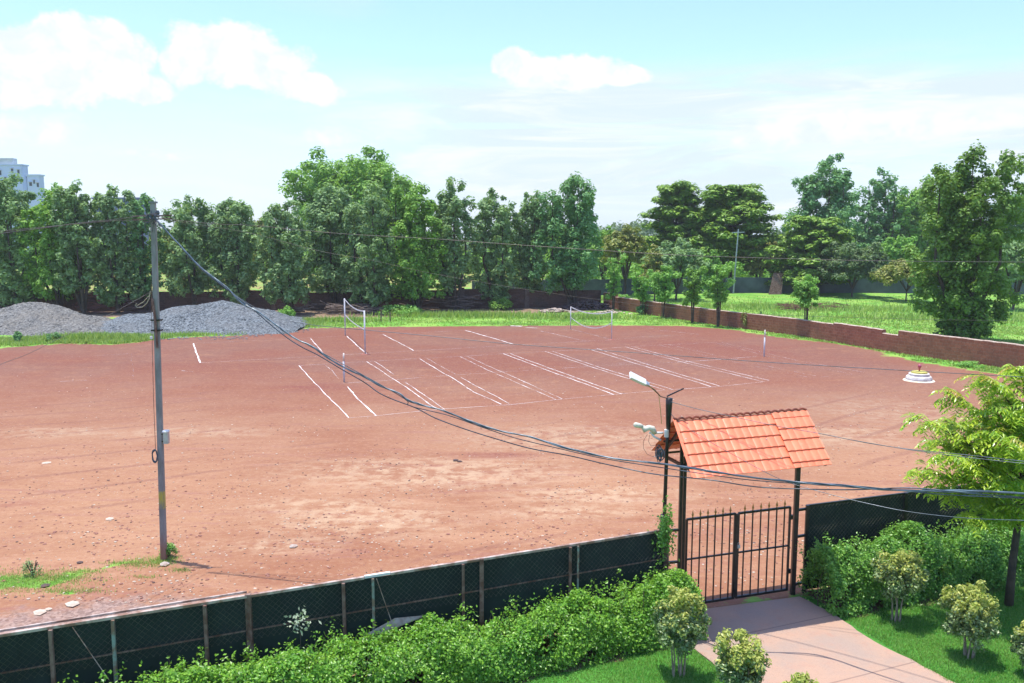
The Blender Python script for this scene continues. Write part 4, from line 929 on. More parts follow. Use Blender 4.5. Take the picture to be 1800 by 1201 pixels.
def pile(px, py, w, d, h, n, m, label, name, cat, seed, ln=1.6, rad=.05, sq=False):
    x, y = G(px, py); rr = random.Random(seed); mb = MB()
    for i in range(n):
        c = Vector((x + rr.uniform(-w, w), y + rr.uniform(-d, d), rr.uniform(.05, h))); a = rr.gauss(0, .35) + (math.pi if rr.random() < .5 else 0); t = rr.gauss(0, .22); l = ln * rr.uniform(.4, 1) / 2
        v = Vector((math.cos(a) * math.cos(t), math.sin(a) * math.cos(t), math.sin(t))) * l
        if (c - v).z < 0.02 or (c + v).z < .02: v.z = 0
        (mb.bar(c - v, c + v, rad * 1.6, rad) if sq else mb.tube([c - v, c + Vector((0, 0, rr.uniform(-.05, .05))), c + v], [rad, rad * .9, rad * .6], 5))
    return tag(mb.build(name, m, loc=(x, y, 0)), label, cat)
pile(182, 550, 1.7, 1.0, 2.0, 44, M['redwood'], 'stack of reddish timber and scrap between the two gravel heaps', 'timber_pile', 'timber pile', 1, 2.8, .07, True)
pile(235, 552, .8, .6, 1.5, 9, M['dark_stone'], 'dark scrap wood sticking up behind the left end of the grey gravel heap', 'timber_pile', 'timber pile', 12, 1.8, .06, True)
pile(340, 543, 2.2, .6, 1.1, 9, M['redwood'], 'loose planks showing above the grey gravel heap beside the utility pole', 'timber_pile', 'timber pile', 2, 3, .05, True)
pile(615, 552, 2.4, 1.3, .9, 60, M['wood'], 'heap of grey firewood under the trees behind the left net', 'firewood_pile', 'firewood', 3, 2.6, .05)
pile(527, 552, .9, .6, .8, 16, M['wood'], 'short stack of logs right of the round green bush', 'firewood_pile', 'firewood', 4, 2.2, .06)
pile(775, 545, 3.0, 1.0, 1.3, 45, M['wood'], 'rack of dead branches under the dark trees in the middle', 'firewood_pile', 'firewood', 5, 2.6, .045)
pile(878, 542, .9, .6, .7, 14, M['redwood'], 'small heap of reddish debris at the foot of a tree right of the branch rack', 'firewood_pile', 'firewood', 6, 1, .08)
pile(1432, 545, 3.2, 1.3, .55, 90, M['redwood'], 'brown brushwood heap on the green field beyond the brick wall', 'brush_pile', 'brushwood', 7, 1.6, .03)
def rubble(px, py, w, d, h, n, m, label, seed, r=.2):
    x, y = G(px, py); rr = random.Random(seed); mb = MB()
    for i in range(n):
        u, v = rr.gauss(0, .42), rr.gauss(0, .42); hh = h * max(0, 1 - math.hypot(u, v)); stone_mesh(mb, (x + u * w, y + v * d, hh * rr.uniform(.5, .8)), r * rr.uniform(.6, 1.4), rr, .8)
    return tag(mb.build('rubble_pile', m, loc=(x, y, 0)), label, 'rubble')
rubble(1035, 543, 3.3, 1.6, 1.1, 300, M['dark_stone'], 'dark rubble heap at the back corner where the walls meet', 1)
rubble(975, 549, 2.0, .7, .5, 90, M['stone'], 'pale broken stones left of the dark rubble heap', 2, .16); rubble(1075, 551, 1.8, .6, .4, 50, M['pale_stone'], 'scatter of pale stones right of the dark rubble heap by the wall end', 3, .13)
for px, h, lab in ((670, 1.0, 'taller rusty iron stake in the grass right of the left net'), (686, .8, 'shorter rusty iron stake in the grass right of the left net')):
    x, y = G(px, 566); MB_ = MB(); MB_.bar((x, y, 0), (x, y, h), .09, .09); tag(MB_.build('iron_stake', M['rust_metal'], loc=(x, y, 0)), lab, 'stake')
x, y = G(1362, 517); mb = MB(); mb.hexa([(x - 1.0, y - .9, 0), (x + .5, y - .85, 0), (x + .5, y - .80, 0), (x - 1.0, y - .84, 0), (x - .3, y - .2, 2.5), (x + .9, y - .15, 2.5), (x + .9, y - .1, 2.5), (x - .3, y - .14, 2.5)])
tag(mb.build('rusty_sheet', M['rust_metal'], loc=(x, y, 0)), 'rusty brown metal sheet leaning at the grey wall under the layered tree', 'metal sheet')
x, y = G(1289, 482 + 34); T_ = AT(1298, 403, y)
r = empty('utility_pole', (x, y, 0), 'distant slim white pole leaning in front of the layered tree', 'utility pole')
MB().tube([(x, y, 0), T_], [.10, .07], 8)  .build('shaft', M['galv'], r); MB().bar(T_ + Vector((-.7, 0, -.4)), T_ + Vector((.7, 0, -.35)), .1).build('cross_arm', M['galv'], r)

# ---------------------------------------------------------------- trees
def tree(px, by, ty, hw, kind, lm, seed, label, name='tree', cat='tree', z0=.12, leaf=.30, dens=1.0, group=None, bark='bark', leaders=5, yoff=0, low=1.0):
    x, y = G(px, by); y += yoff; H = AT(px, ty, y).z; R = hw / FOC * y * (1.15 if kind == 'layer' else 1.0); rng = np.random.default_rng(seed); rr = random.Random(seed)
    root = empty(name, (x, y, 0), label, cat, group); C = []; Rd = []; tb = MB(); up = .6
    tr = max(.05, .014 * H)
    if kind == 'column':
        for k in range(leaders):
            a = 2.4 * k + rr.uniform(-.4, .4); off = (0 if k == 0 else rr.uniform(.35, .75)) * R; top = H * (1 if k == 0 else rr.uniform(.82, .98))
            lx, ly = x + off * math.cos(a), y + off * math.sin(a) * .8; lx0, ly0 = lx, ly
            tb.tube([(x, y, 0), ((x * 2 + lx) / 3, (y * 2 + ly) / 3, H * .12), (lx, ly, H * .4), (lx, ly, top * .95)], [tr, tr * .8, tr * .55, .02], 6)
            n = int(30 * dens); t = np.linspace(z0, 1, n) ** .9
            for q in t:
                z = q * top; lw = min(1, low + (1 - low) * q * 3.0); prof = lw * (min(1, .55 + q * 1.5) if q < .3 else 1) * (1 - .55 * max(0, (q - .55) / .45) ** 2)
                cr = R * rng.uniform(.14, .28) * (1 - .15 * q) * (.4 + .6 * lw); b = rng.uniform(0, 6.28); dd = R * .62 * prof * rng.uniform(.25, 1)
                C.append((x + (lx - x) * (.3 + .7 * lw) + dd * math.cos(b), y + (ly - y) * (.3 + .7 * lw) + dd * math.sin(b), max(cr * .7, z - cr * .6))); Rd.append((cr, cr, cr * rng.uniform(.8, 1.25)))
    elif kind == 'round':
        nb = 7
        zc = H * (z0 + (1 - z0) * .45); rz = H * (1 - z0) * .5
        for i in range(nb):
            a = i * 2.4; e = Vector((x + R * .6 * math.cos(a), y + R * .6 * math.sin(a), zc + rz * rr.uniform(-.2, .5)))
            tb.tube([(x, y, 0), (x + .05, y, H * z0 * .9), (x + (e.x - x) * .4, y + (e.y - y) * .4, zc * .8), e], [tr * 1.3, tr, tr * .6, .03], 6)
        n = int(170 * dens); d = nrm(rng.normal(size=(n, 3))); d[:, 2] = np.where(d[:, 2] < -.55, -d[:, 2] * .5, d[:, 2]); rad = rng.uniform(.5, .9, n)
        ph = rng.uniform(0, 6, 3)
        for i in range(n):
            lob = 1 + .14 * math.sin(4 * math.atan2(d[i, 1], d[i, 0]) + ph[0]) + .12 * math.sin(5 * d[i, 2] + ph[1])
            cr = R * rng.uniform(.11, .2)
            C.append((x + d[i, 0] * R * rad[i] * lob, y + d[i, 1] * R * rad[i] * lob, zc + d[i, 2] * rz * rad[i] * lob)); Rd.append((cr, cr, cr * .8))
        up = .8
    elif kind == 'layer':
        tiers = int(8 * 1)
        up = 1.6
        tb.tube([(x, y, 0), (x + .2, y, H * .5), (x, y, H * .96)], [tr * 1.5, tr, .05], 7)
        for t in range(tiers):
            q = t / (tiers - 1); z = H * (z0 + (1 - z0) * q * .93); tierR = R * (1 - .72 * max(0, q - .25) ** 1.3) * rng.uniform(.8, 1.05); nbr = 7
            for b in range(nbr):
                a = b * 6.283 / nbr + t * .8 + rr.uniform(-.3, .3); rl = tierR * rr.uniform(.65, 1.05); zj = rr.uniform(-.5, .5) * H * (1 - z0) / tiers; e = Vector((x + rl * math.cos(a), y + rl * math.sin(a), z + zj + rl * rr.uniform(.02, .2)))
                tb.tube([(x, y, z * .93), (x + (e.x - x) * .6, y + (e.y - y) * .6, z), e], [tr * .45, tr * .3, .03], 5)
                for s in (.3, .5, .68, .85, 1.0):
                    cr = R * rng.uniform(.15, .24); C.append((x + (e.x - x) * s + rng.normal() * R * .05, y + (e.y - y) * s + rng.normal() * R * .05, z + (e.z - z) * s + .1)); Rd.append((cr, cr, cr * .38))
    elif kind == 'airy':
        for k in range(leaders):
            a = k * 2.4 + rr.uniform(-.5, .5); o = R * rr.uniform(.15, .6); top = H * rr.uniform(.72, 1) if k else H; e = Vector((x + o * math.cos(a), y + o * math.sin(a), top))
            tb.tube([(x + .06 * math.cos(a), y, 0), (x + (e.x - x) * .25, y + (e.y - y) * .25, H * z0), e], [tr * .7, tr * .5, .012], 5)
            for i in range(int(9 * dens)):
                q = z0 + (1 - z0) * ((i + .5) / (9 * dens)); cr = R * rng.uniform(.16, .3); b = rng.uniform(0, 6.28); dd = R * .45 * rng.random() * (1 - .3 * q)
                f_ = q; C.append((x + (e.x - x) * f_ + dd * math.cos(b), y + (e.y - y) * f_ + dd * math.sin(b), top * q)); Rd.append((cr, cr, cr * .65))
        up = .9
    if kind == 'layer':
        for i in range(90):
            q = rng.random() ** .7; a = rng.uniform(0, 6.28); rl = R * (1 - .6 * q) * rng.random() ** .5 * .95; cr = R * rng.uniform(.09, .17)
            C.append((x + rl * math.cos(a), y + rl * math.sin(a), H * (z0 + (1 - z0) * q * .95))); Rd.append((cr, cr, cr * .6))
    C = np.array(C); Rd = np.array(Rd)
    vol = np.mean(Rd[:, 0]); per = int(max(18, min(120, 30 * (vol / leaf) ** 1.6)))
    V, F = clump_leaves(C, Rd, per, leaf * 1.15, leaf * .62, rng, up)
    V[:, 2] = np.maximum(V[:, 2], .02)
    npmesh('crown', V, F, L_[lm], root); tb.build('trunk', M[bark], root)
    return root
row = 'trees in the row along the back wall'
TR = [(30, 549, 308, 58, 'column', 'grey', 'tall dense tree at the far left edge, below the white building'),
 (105, 551, 325, 46, 'column', 'mid', 'narrow topped tree second from the left edge, behind the brown gravel heap'),
 (148, 553, 320, 42, 'column', 'grey', 'pointed tree above the reddish timber pile'),
 (208, 551, 326, 42, 'column', 'grey', 'twin topped tree just left of the utility pole, hiding the blue grey building'),
 (258, 547, 340, 34, 'column', 'blue', 'tree directly behind the top of the utility pole'),
 (345, 546, 345, 52, 'column', 'grey', 'first tree right of the utility pole in the back row'),
 (420, 546, 350, 50, 'column', 'grey', 'second tree right of the utility pole in the back row'),
 (512, 553, 352, 46, 'column', 'grey', 'leaning leafy tree above the round bush, left of the tall domed tree'),
 (590, 545, 325, 54, 'column', 'grey', 'grey green tree with a forked bare trunk behind the left net'),
 (660, 549, 322, 48, 'column', 'grey', 'greyish tree right behind the left net, under the tall domed tree'),
 (735, 548, 322, 54, 'column', 'mid', 'wide dark tree right of the left net, above the branch rack'),
 (800, 545, 313, 44, 'column', 'grey', 'pale topped tree standing right of the tall domed tree'),
 (873, 542, 331, 40, 'column', 'grey', 'tree above the small reddish debris heap'),
 (936, 540, 336, 38, 'column', 'grey', 'narrow tree between the debris heap tree and the tall conical one'),
 (1008, 541, 306, 58, 'column', 'blue', 'tall conical tree at the right end of the back row')]
for i, (px, by, ty, hw, kd, lm, lab) in enumerate(TR): tree(px, by, ty, hw * 1.04, kd, lm, 100 + i, lab, group=row, leaf=.31, dens=1.35, z0=.10 + .05 * (i % 3), low=.5)
tree(622, 506, 250, 118, 'round', 'mid', 31, 'tallest domed tree rising behind the middle of the back row', leaf=.5, dens=1.5, z0=.2)
tree(465, 520, 368, 40, 'round', 'yel', 32, 'yellowish tree peeping over the back row left of the tall domed tree', leaf=.4, z0=.15)
tree(300, 518, 385, 45, 'round', 'yel', 33, 'yellow green tree behind the back row right of the utility pole', leaf=.4, z0=.1)
tree(1098, 520, 378, 46, 'round', 'yel', 34, 'rounded olive tree right of the conical tree, beyond the corner rubble', leaf=.4, z0=.2, dens=.8)
tree(1185, 507, 328, 62, 'layer', 'dark', 35, 'left one of the two layered almond trees in the centre right distance', leaf=.5, z0=.3)
tree(1282, 509, 332, 82, 'layer', 'dark', 36, 'wider right one of the two layered almond trees', leaf=.5, z0=.3)
tree(1188, 528, 410, 52, 'round', 'grey', 37, 'pale rounded tree in front of the layered almond trees', leaf=.33, z0=.12)
tree(1150, 530, 430, 30, 'round', 'yel', 137, 'small yellowish tree left of the pale rounded tree', leaf=.33, z0=.12, dens=.6)
tree(1245, 520, 438, 34, 'airy', 'mid', 38, 'loose green tree half hiding the blue sheet, left of the white pole', leaf=.33, z0=.2, leaders=6)
tree(1332, 512, 412, 36, 'round', 'yel', 39, 'yellow green tree just right of the distant white pole', leaf=.38, z0=.12, dens=.7)
tree(1450, 505, 272, 56, 'column', 'blue', 40, 'tall bluish green tree right of the open sky gap', leaf=.45, z0=.25, dens=1.2)
tree(1428, 516, 388, 70, 'layer', 'dark', 41, 'low layered almond tree at the foot of the tall bluish tree', leaf=.48, z0=.15)
tree(1497, 522, 422, 62, 'round', 'brown', 42, 'dark dome shaped mango tree on the green field edge', 'mango_tree', leaf=.32, z0=.15, dens=1.1)
tree(1548, 500, 296, 42, 'column', 'blue', 43, 'open crowned tree with a thin top between the two tall right hand trees', leaf=.45, z0=.2, dens=.7)
tree(1612, 500, 312, 58, 'column', 'mid', 44, 'green tree close behind the big right hand tree on its left', leaf=.45, z0=.12)
tree(1575, 508, 405, 42, 'round', 'bright', 45, 'light green low tree above the yellow mango tree', leaf=.38, z0=.1, dens=.8)
tree(1592, 530, 452, 52, 'round', 'yel', 46, 'spreading yellow leaved mango tree with forked trunk', 'mango_tree', leaf=.30, z0=.25, dens=.8)
tree(1690, 598, 256, 74, 'column', 'big', 47, 'biggest right hand tree, standing just behind the brick wall', leaf=.24, z0=.03, dens=2.0, leaders=7, low=.35)
tree(1780, 545, 395, 52, 'round', 'grey', 48, 'bushy tree at the right edge behind the biggest tree', leaf=.33, z0=.05)
tree(1785, 505, 335, 50, 'column', 'blue', 49, 'distant tree at the right edge, upper one behind the bushy tree', leaf=.45, z0=.1)
tree(1740, 515, 400, 50, 'round', 'mid', 50, 'dark tree glimpsed right of the biggest tree trunk', leaf=.38, z0=.1)
tree(1390, 500, 430, 40, 'round', 'mid', 51, 'small round tree under the open sky gap left of the tall bluish tree', leaf=.4, z0=.1, dens=.6)
tree(1508, 500, 352, 46, 'round', 'blue', 52, 'rounded green tree filling the gap between the two tall open trees', leaf=.42, z0=.1, dens=.8)
tree(1650, 500, 322, 48, 'round', 'mid', 53, 'full green tree touching the left flank of the biggest tree', leaf=.42, z0=.1)
tree(1582, 500, 345, 40, 'round', 'grey', 54, 'grey green rounded tree behind the light green low tree', leaf=.42, z0=.1, dens=.8)
tree(1385, 512, 450, 30, 'round', 'yel', 55, 'short olive shrub like tree over the rusty sheet', leaf=.36, z0=.1, dens=.6)
tree(1060, 512, 388, 34, 'round', 'mid', 56, 'green tree peeping between the conical tree and the olive tree', leaf=.4, z0=.1, dens=.7)
tree(1240, 510, 402, 50, 'round', 'dark', 57, 'dark green crown below the wider layered almond tree', leaf=.42, z0=.1, dens=.8)
sap = 'saplings along the brick wall'
for i, (px, by, ty, hw, z0, lm, lab) in enumerate([(1078, 546, 440, 26, .25, 'bright', 'bright sapling at the back corner where the brick wall starts'), (1128, 553, 468, 26, .38, 'bright', 'second sapling from the wall corner'),
        (1165, 559, 462, 36, .38, 'bright', 'widest bright sapling, third from the wall corner'), (1217, 568, 462, 30, .4, 'mid', 'slim sapling fourth from the wall corner, crown duller green'),
        (1262, 575, 455, 34, .4, 'bright', 'thick stemmed sapling leaning at the wall, fifth from the corner'), (1416, 592, 480, 36, .55, 'bright', 'lone flat crowned sapling with a bare thin stem in front of the wall')]):
    tree(px, by, ty, hw, 'airy', lm, 60 + i, lab, 'sapling', 'sapling', z0=z0, leaf=.17, dens=1.1, group=sap, leaders=5)
# far wood closing the horizon
def far_wood():
    rng = np.random.default_rng(5); n = 2600; x = rng.uniform(-330, 330, n); y = rng.uniform(250, 330, n)
    h = 6.5 + 2.5 * np.sin(x * .04) + 1.5 * np.sin(x * .13 + 1); z = rng.random(n) ** .6 * h
    V, F = clump_leaves(np.stack([x, y, z], 1), np.full(n, 3.0), 26, 1.6, 1.0, rng)
    tag(npmesh('distant_wood', V, F, L_['far']), kind='stuff')
    n = 900; x = rng.uniform(-90, 18, n); y = rng.uniform(150, 175, n); h = 4.5 + 2 * np.sin(x * .2); z = rng.random(n) * h
    V, F = clump_leaves(np.stack([x, y, z], 1), np.full(n, 1.7), 30, .9, .6, rng); tag(npmesh('scrubland', V, F, L_['mid']), kind='stuff')
    n = 900; x = rng.uniform(5, 90, n); y = rng.uniform(120, 142, n); h = 4.5 + 1.5 * np.sin(x * .3); z = rng.random(n) * h
    V, F = clump_leaves(np.stack([x, y, z], 1), np.full(n, 1.6), 34, .7, .45, rng); tag(npmesh('scrubland', V, F, L_['mid']), kind='stuff')
far_wood()

# bushes
def bush(px, py, r, h, m, label, seed, leaf=.1, n=26, name='bush', cat='bush', L=None):
    x, y = G(px, py); rng = np.random.default_rng(seed); d = nrm(rng.normal(size=(n, 3))); d[:, 2] = abs(d[:, 2])
    C = np.stack([x + d[:, 0] * r * .7, y + d[:, 1] * r * .7, h * (.25 + .55 * d[:, 2])], 1); V, F = clump_leaves(C, np.stack([np.full(n, r * .35)] * 2 + [np.full(n, h * .3)], 1), 70, leaf, leaf * .6, rng)
    V[:, 2] = np.maximum(V[:, 2], .01)
    root = empty(name, (x, y, 0), label, cat); npmesh('foliage', V, F, L or L_[m], root)
    mb = MB(); rr = random.Random(seed)
    for i in range(5): a = i * 1.3; mb.tube([(x, y, 0), (x + r * .5 * math.cos(a), y + r * .5 * math.sin(a), h * .7)], .012, 4)
    mb.build('stems', M['bark'], root)
bush(503, 562, .8, 1.1, 'bright', 'rounded light green bush at the right end of the grey gravel heap', 1, .16)
bush(296, 980, .22, .32, 'hedge2', 'small dark green weed tuft at the foot of the utility pole', 2, .04, 16)
bush(58, 1012, .22, .42, 'grey', 'greyish weed standing on the green patch at lower left', 3, .035, 6)
bush(32, 602, .35, .7, 'blue', 'dark weed at the left in front of the brown gravel heap', 4, .12, 14)
bush(95, 600, .5, .6, 'blue', 'pair of dark weeds on the bright grass strip before the brown gravel heap', 5, .12, 14)
bush(1625, 625, .5, .5, 'hedge2', 'dry dark shrub at the foot of the brick wall near the step', 6, .1, 14)
bush(1710, 645, .8, .3, 'bright', 'low green weeds along the brick wall at the right', 7, .1, 16)
bush(1228, 555, .5, 1.0, 'bright', 'small shrub growing against the brick wall between saplings', 8, .13, 12)
bush(1310, 578, .5, 1.3, 'yel', 'sparse yellowish shrub against the brick wall', 9, .13, 12)
bush(1338, 580, .3, 1.4, 'blue', 'narrow climbing plant on the brick wall right of the sparse shrub', 10, .13, 10)
bush(1133, 553, .8, 1.1, 'blue', 'leafy shrub hugging the wall at the second sapling', 11, .15, 14)
bush(880, 545, 1.2, 1.2, 'mid', 'green thicket under the back row right of centre', 12, .2, 20)
bush(700, 553, 2.2, .9, 'bright', 'low light green undergrowth right of the firewood heap', 13, .2, 26)
bush(30, 545, 2.5, 1.6, 'blue', 'dark undergrowth below the far left tree', 14, .25, 24)
bush(1095, 540, 1.0, 1.2, 'bright', 'grassy shrub just beyond the wall corner', 15, .2, 16)

# grass ------------------------------------------------------------
def blades(P, h, w, rng, lean=.5):
    n = len(P); a = rng.uniform(0, 6.283, n); hh = h * rng.uniform(.5, 1.3, n); d = np.stack([np.cos(a), np.sin(a), np.zeros(n)], 1); s = np.stack([-np.sin(a), np.cos(a), np.zeros(n)], 1)
    ww = (w * rng.uniform(.6, 1.3, n))[:, None]; ln = (hh * lean * rng.random(n))[:, None]; up = np.zeros((n, 3)); up[:, 2] = hh
    V = np.stack([P - s * ww / 2, P + s * ww / 2, P + up + d * ln], 1).reshape(-1, 3); return V, np.arange(3 * n).reshape(n, 3)
def grass_field():
    rng = np.random.default_rng(8); N = 420000; px = rng.uniform(-60, 1860, N); py = 520 + 140 * rng.random(N) ** .8
    u = (px - 900) / FOC; v = (py - 600.5) / FOC; b = math.cos(PIT) - v * math.sin(PIT); c = math.sin(PIT) + v * math.cos(PIT); t = HC / c; x = u * t; y = b * t
    g = fields(x, y); nz = .45 * vnoise(x, y, .35, 1) + .35 * vnoise(x, y, 1.1, 2) + .2 * vnoise(x, y, 3, 3)
    ok = (g[0] + .5 * (nz - .5) > .62) & (g[1] < .6) & (g[2] < .85) & (rng.random(N) < np.clip(2.2 * nz - .55, .08, 1)); x = x[ok]; y = y[ok]; nz = nz[ok]
    P = np.stack([x, y, np.zeros(len(x))], 1)
    left = (x < -15) & (y < 70)
    near = ~left
    V, F = blades(P[near], .10, .09, rng, 1.1); tag(npmesh('field_grass', V, F, L_['weed']), kind='stuff')
    k = P[left]; k = k[np.repeat(np.arange(len(k)), 3)] + rng.normal(size=(len(k) * 3, 3)) * [.2, .2, 0]
    V, F = blades(k, .2, .09, rng, .9); tag(npmesh('weed_strip', V, F, L_['weed']), kind='stuff')
    # near weed patches
    Q = []
    for (px, py, rx, ry, n) in [(40, 1022, 1.5, .6, 3800), (110, 1016, .5, .2, 500), (255, 990, .7, .3, 1100), (290, 985, .3, .25, 700), (150, 1005, .5, .15, 250), (130, 1040, .8, .12, 400), (318, 1003, .3, .12, 150), (205, 990, .4, .1, 120), (255, 1015, .3, .1, 100)]:
        c = G(px, py); a = rng.normal(size=(n, 2)) * .5; a = a[np.abs(a).max(axis=1) < 1.4]; Q.append(np.stack([c[0] + a[:, 0] * rx, c[1] + a[:, 1] * ry, np.zeros(len(a))], 1))
    V, F = blades(np.concatenate(Q), .05, .012, rng, 1.2); tag(npmesh('weed_patches', V, F, L_['weed']), kind='stuff')
    # tall weeds
    Q = []
    for (px, py, rx, ry, n) in [(830, 556, 6, 1.5, 2600), (1020, 560, 5, 1.5, 900), (600, 565, 3, 1, 500), (160, 597, 2.5, 1.0, 2200), (1650, 560, 10, 4, 2200), (1500, 545, 8, 3, 1500), (1340, 540, 8, 3, 1500), (1050, 528, 3, 1, 500)]:
        c = G(px, py); a = rng.normal(size=(n, 2)) * .6; Q.append(np.stack([c[0] + a[:, 0] * rx, c[1] + a[:, 1] * ry, np.zeros(len(a))], 1))
    V, F = blades(np.concatenate(Q), .42, .11, rng, .9); tag(npmesh('tall_weeds', V, F, L_['weed']), kind='stuff')
    # lawn
    N = 260000; x = rng.uniform(1.5, 12, N); y = rng.uniform(11.2, 18.2, N)
    s = (x - PATHA.x) * .925 + (y - PATHA.y) * .38       # across the path
    e1 = .05 * np.sin(x * 3 + y * 2) + rng.random(N) * .07; onpath = (s > -.02 + e1) & (s < 3.17 - e1)
    fl = (x - FL(0).x) * FLn.x + (y - FL(0).y) * FLn.y; fr = (x - FR(0).x) * FRn.x + (y - FR(0).y) * FRn.y
    ok = ~onpath & np.where(s < 0, fl > 1.05 + rng.random(N) * .3, fr > 1.05 + rng.random(N) * .3) & (x < 12)
    x = x[ok]; y = y[ok]
    V, F = blades(np.stack([x, y, np.full(len(x), .02)], 1), .042, .012, rng, 1.1); tag(npmesh('lawn_grass', V, F, L_['lawn']), kind='stuff')
    N = 165000; x = rng.uniform(-8, 1.5, N); y = rng.uniform(9, 14, N); fl = (x - FL(0).x) * FLn.x + (y - FL(0).y) * FLn.y; ok = (fl > 1.05) & (fl < 3.2); x = x[ok]; y = y[ok]
    V, F = blades(np.stack([x, y, np.full(len(x), .006)], 1), .035, .011, rng, 1.0); tag(npmesh('lawn_grass', V, F, L_['lawn']), kind='stuff')
grass_field()

# ---------------------------------------------------------------- hedges
def hedge(fr, s0, s1, hfun, n0, n1, N, lm, label, seed, shoots, L=.055, Wl=.034):
    rng = np.random.default_rng(seed); o = np.array(fr(0)); d = np.array(fr(1)) - o; nv = np.array(fr(0, 1)) - o
    s = rng.uniform(s0, s1, N); u = rng.uniform(-1, 1, N)
    gs = np.random.default_rng(seed + 50); vn = lambda fq: (lambda g, a, b: (lambda i, j, fa, fb: (g[i, j] * (1 - fa) * (1 - fb) + g[i + 1, j] * fa * (1 - fb) + g[i, j + 1] * (1 - fa) * fb + g[i + 1, j + 1] * fa * fb))(a.astype(int), b.astype(int), (lambda t: t * t * (3 - 2 * t))(a % 1), (lambda t: t * t * (3 - 2 * t))(b % 1)))(gs.uniform(-1, 1, (400, 60)), (s - s0 + .01) * fq, (u + 1.01) * fq * .6)
    bump = .24 * vn(.9) + .22 * vn(2.3) + .16 * vn(5.0)
    H = hfun(s) * (1 + bump); prof = (1 - np.abs(u) ** 2.0) ** .5
    q = rng.random(N); inside = rng.random(N) < .25; zf = np.where(inside, q * .85, 1 - np.abs(rng.normal(size=N)) * .16)
    z = H * (.10 + .90 * prof) * zf
    front = rng.random(N) < .35                          # side leaves on the front face
    zq = rng.random(N); un = np.where(front, .62 + .14 * vn(1.7) + .12 * vn(4.2) + .28 * np.sqrt(np.maximum(0, 1 - zq ** 2)) * 1.0 + .10 * np.sin(s * 5 + zq * 5), u); z = np.where(front, H * zq * .82, z)
    nn = (n0 + n1) / 2 + un * (n1 - n0) / 2 + rng.normal(size=N) * .06
    gap = np.sin(s * 2.3 + 4 * z) + np.sin(s * 5.9 - 6 * z + nn * 3)     # thin spots
    keep = ~((gap > 1.2) & (rng.random(N) < .9)) & (z > .03)
    s, nn, z, u, front = s[keep], nn[keep], z[keep], u[keep], front[keep]
    C = o + s[:, None] * d + nn[:, None] * nv + np.array([0, 0, 1.0]) * z[:, None]
    Nn = np.array([0, 0, 1.0]) * .9 + nv * (np.where(front, .8, u * .5))[:, None] + rng.normal(size=C.shape) * .5
    V, F = leaves(C, Nn, L, Wl, rng)
    root = empty('hedge', tuple(Vector(fr((s0 + s1) / 2, (n0 + n1) / 2))), label, 'hedge')
    # shoots standing proud of the top
    Vs = []; st = MB(); rr = random.Random(seed)
    for i in range(shoots):
        ss = rr.uniform(s0, s1); u0 = rr.uniform(-.9, .8); h = float(hfun(np.array([ss]))[0]); b = np.array(fr(ss, (n0 + n1) / 2 + u0 * (n1 - n0) / 2, h * .6)); ln = rr.uniform(.3, .62) * (1.1 if rr.random() < .15 else .8)
        v = np.array([rr.gauss(0, .22), rr.gauss(0, .22), 1]) * ln; st.tube([b, b + v * .5, b + v], [.005, .004, .002], 4, False); k = 26
        t = rng.uniform(.2, 1.05, k)[:, None]; P = b + v * t + rng.normal(size=(k, 3)) * .04; v1, _ = leaves(P, rng.normal(size=(k, 3)) * .6 + [0, 0, .9], L, Wl, rng); Vs.append(v1)
    V = np.concatenate([V] + Vs); F = np.arange(len(V)).reshape(-1, 4)
    npmesh('foliage', V, F, L_[lm], root)
    for i in range(int((s1 - s0) * 9)):
        ss = rr.uniform(s0, s1); nn_ = rr.uniform(n0 + .2, n1 - .2); a = Vector(fr(ss, nn_, 0)); st.tube([a, a + Vector((rr.gauss(0, .1), rr.gauss(0, .1), .35)), a + Vector((rr.gauss(0, .25), rr.gauss(0, .25), .75))], [.012, .009, .004], 4, False)
    st.build('branches', M['bark'], root)
def hl(s):
    x = s / FLlen
    return np.interp(s, [0, 1.5, 3.5, 5.5, 8, 10, 12, FLlen - 1.2, FLlen - .3, FLlen + .3], [.35, .55, .88, .95, .85, .82, .95, .9, 1.12, .8])
hedge(FL, .3, FLlen + .12, hl, .12, 1.12, 190000, 'hedge', 'long bright green leafy hedge in front of the fence, left of the gate', 1, 420)
hedge(FR, -.22, 8.5, lambda s: np.interp(s, [0, .6, 2, 4, 8], [1.15, 1.28, 1.2, 1.1, 1.1]), .08, 1.15, 150000, 'hedge2', 'dense darker green shrub hedge right of the gate', 2, 260)

# creeper at the fence end, pale sprig
def sprig(px, py, Y, n, sc, m, label, seed):
    c = AT(px, py, Y); rng = np.random.default_rng(seed); C = np.array(c) + rng.normal(size=(n, 3)) * sc; V, F = leaves(C, rng.normal(size=(n, 3)) * .7 + [0, -.3, .6], .07, .04, rng)
    r = empty('sprig', tuple(c), label, 'plant'); npmesh('foliage', V, F, m, r)
    MB().tube([(c.x, c.y, .2), tuple(c)], .006, 5).build('stem', M['bark'], r)
sprig(527, 1092, FL(s_at(FL, 527, 1)).y - .45, 60, .09, M['pale_leaf'], 'pale silvery sprig standing out of the hedge against the dark fence', 3)
sprig(1172, 915, LPY - .3, 160, [.05, .05, .17], L_['bright'], 'light green climber tip on the fence end beside the lamp pole', 4)
sprig(1168, 945, LPY - .35, 420, [.09, .06, .22], L_['hedge2'], 'dark green climber covering the end of the left fence', 5)
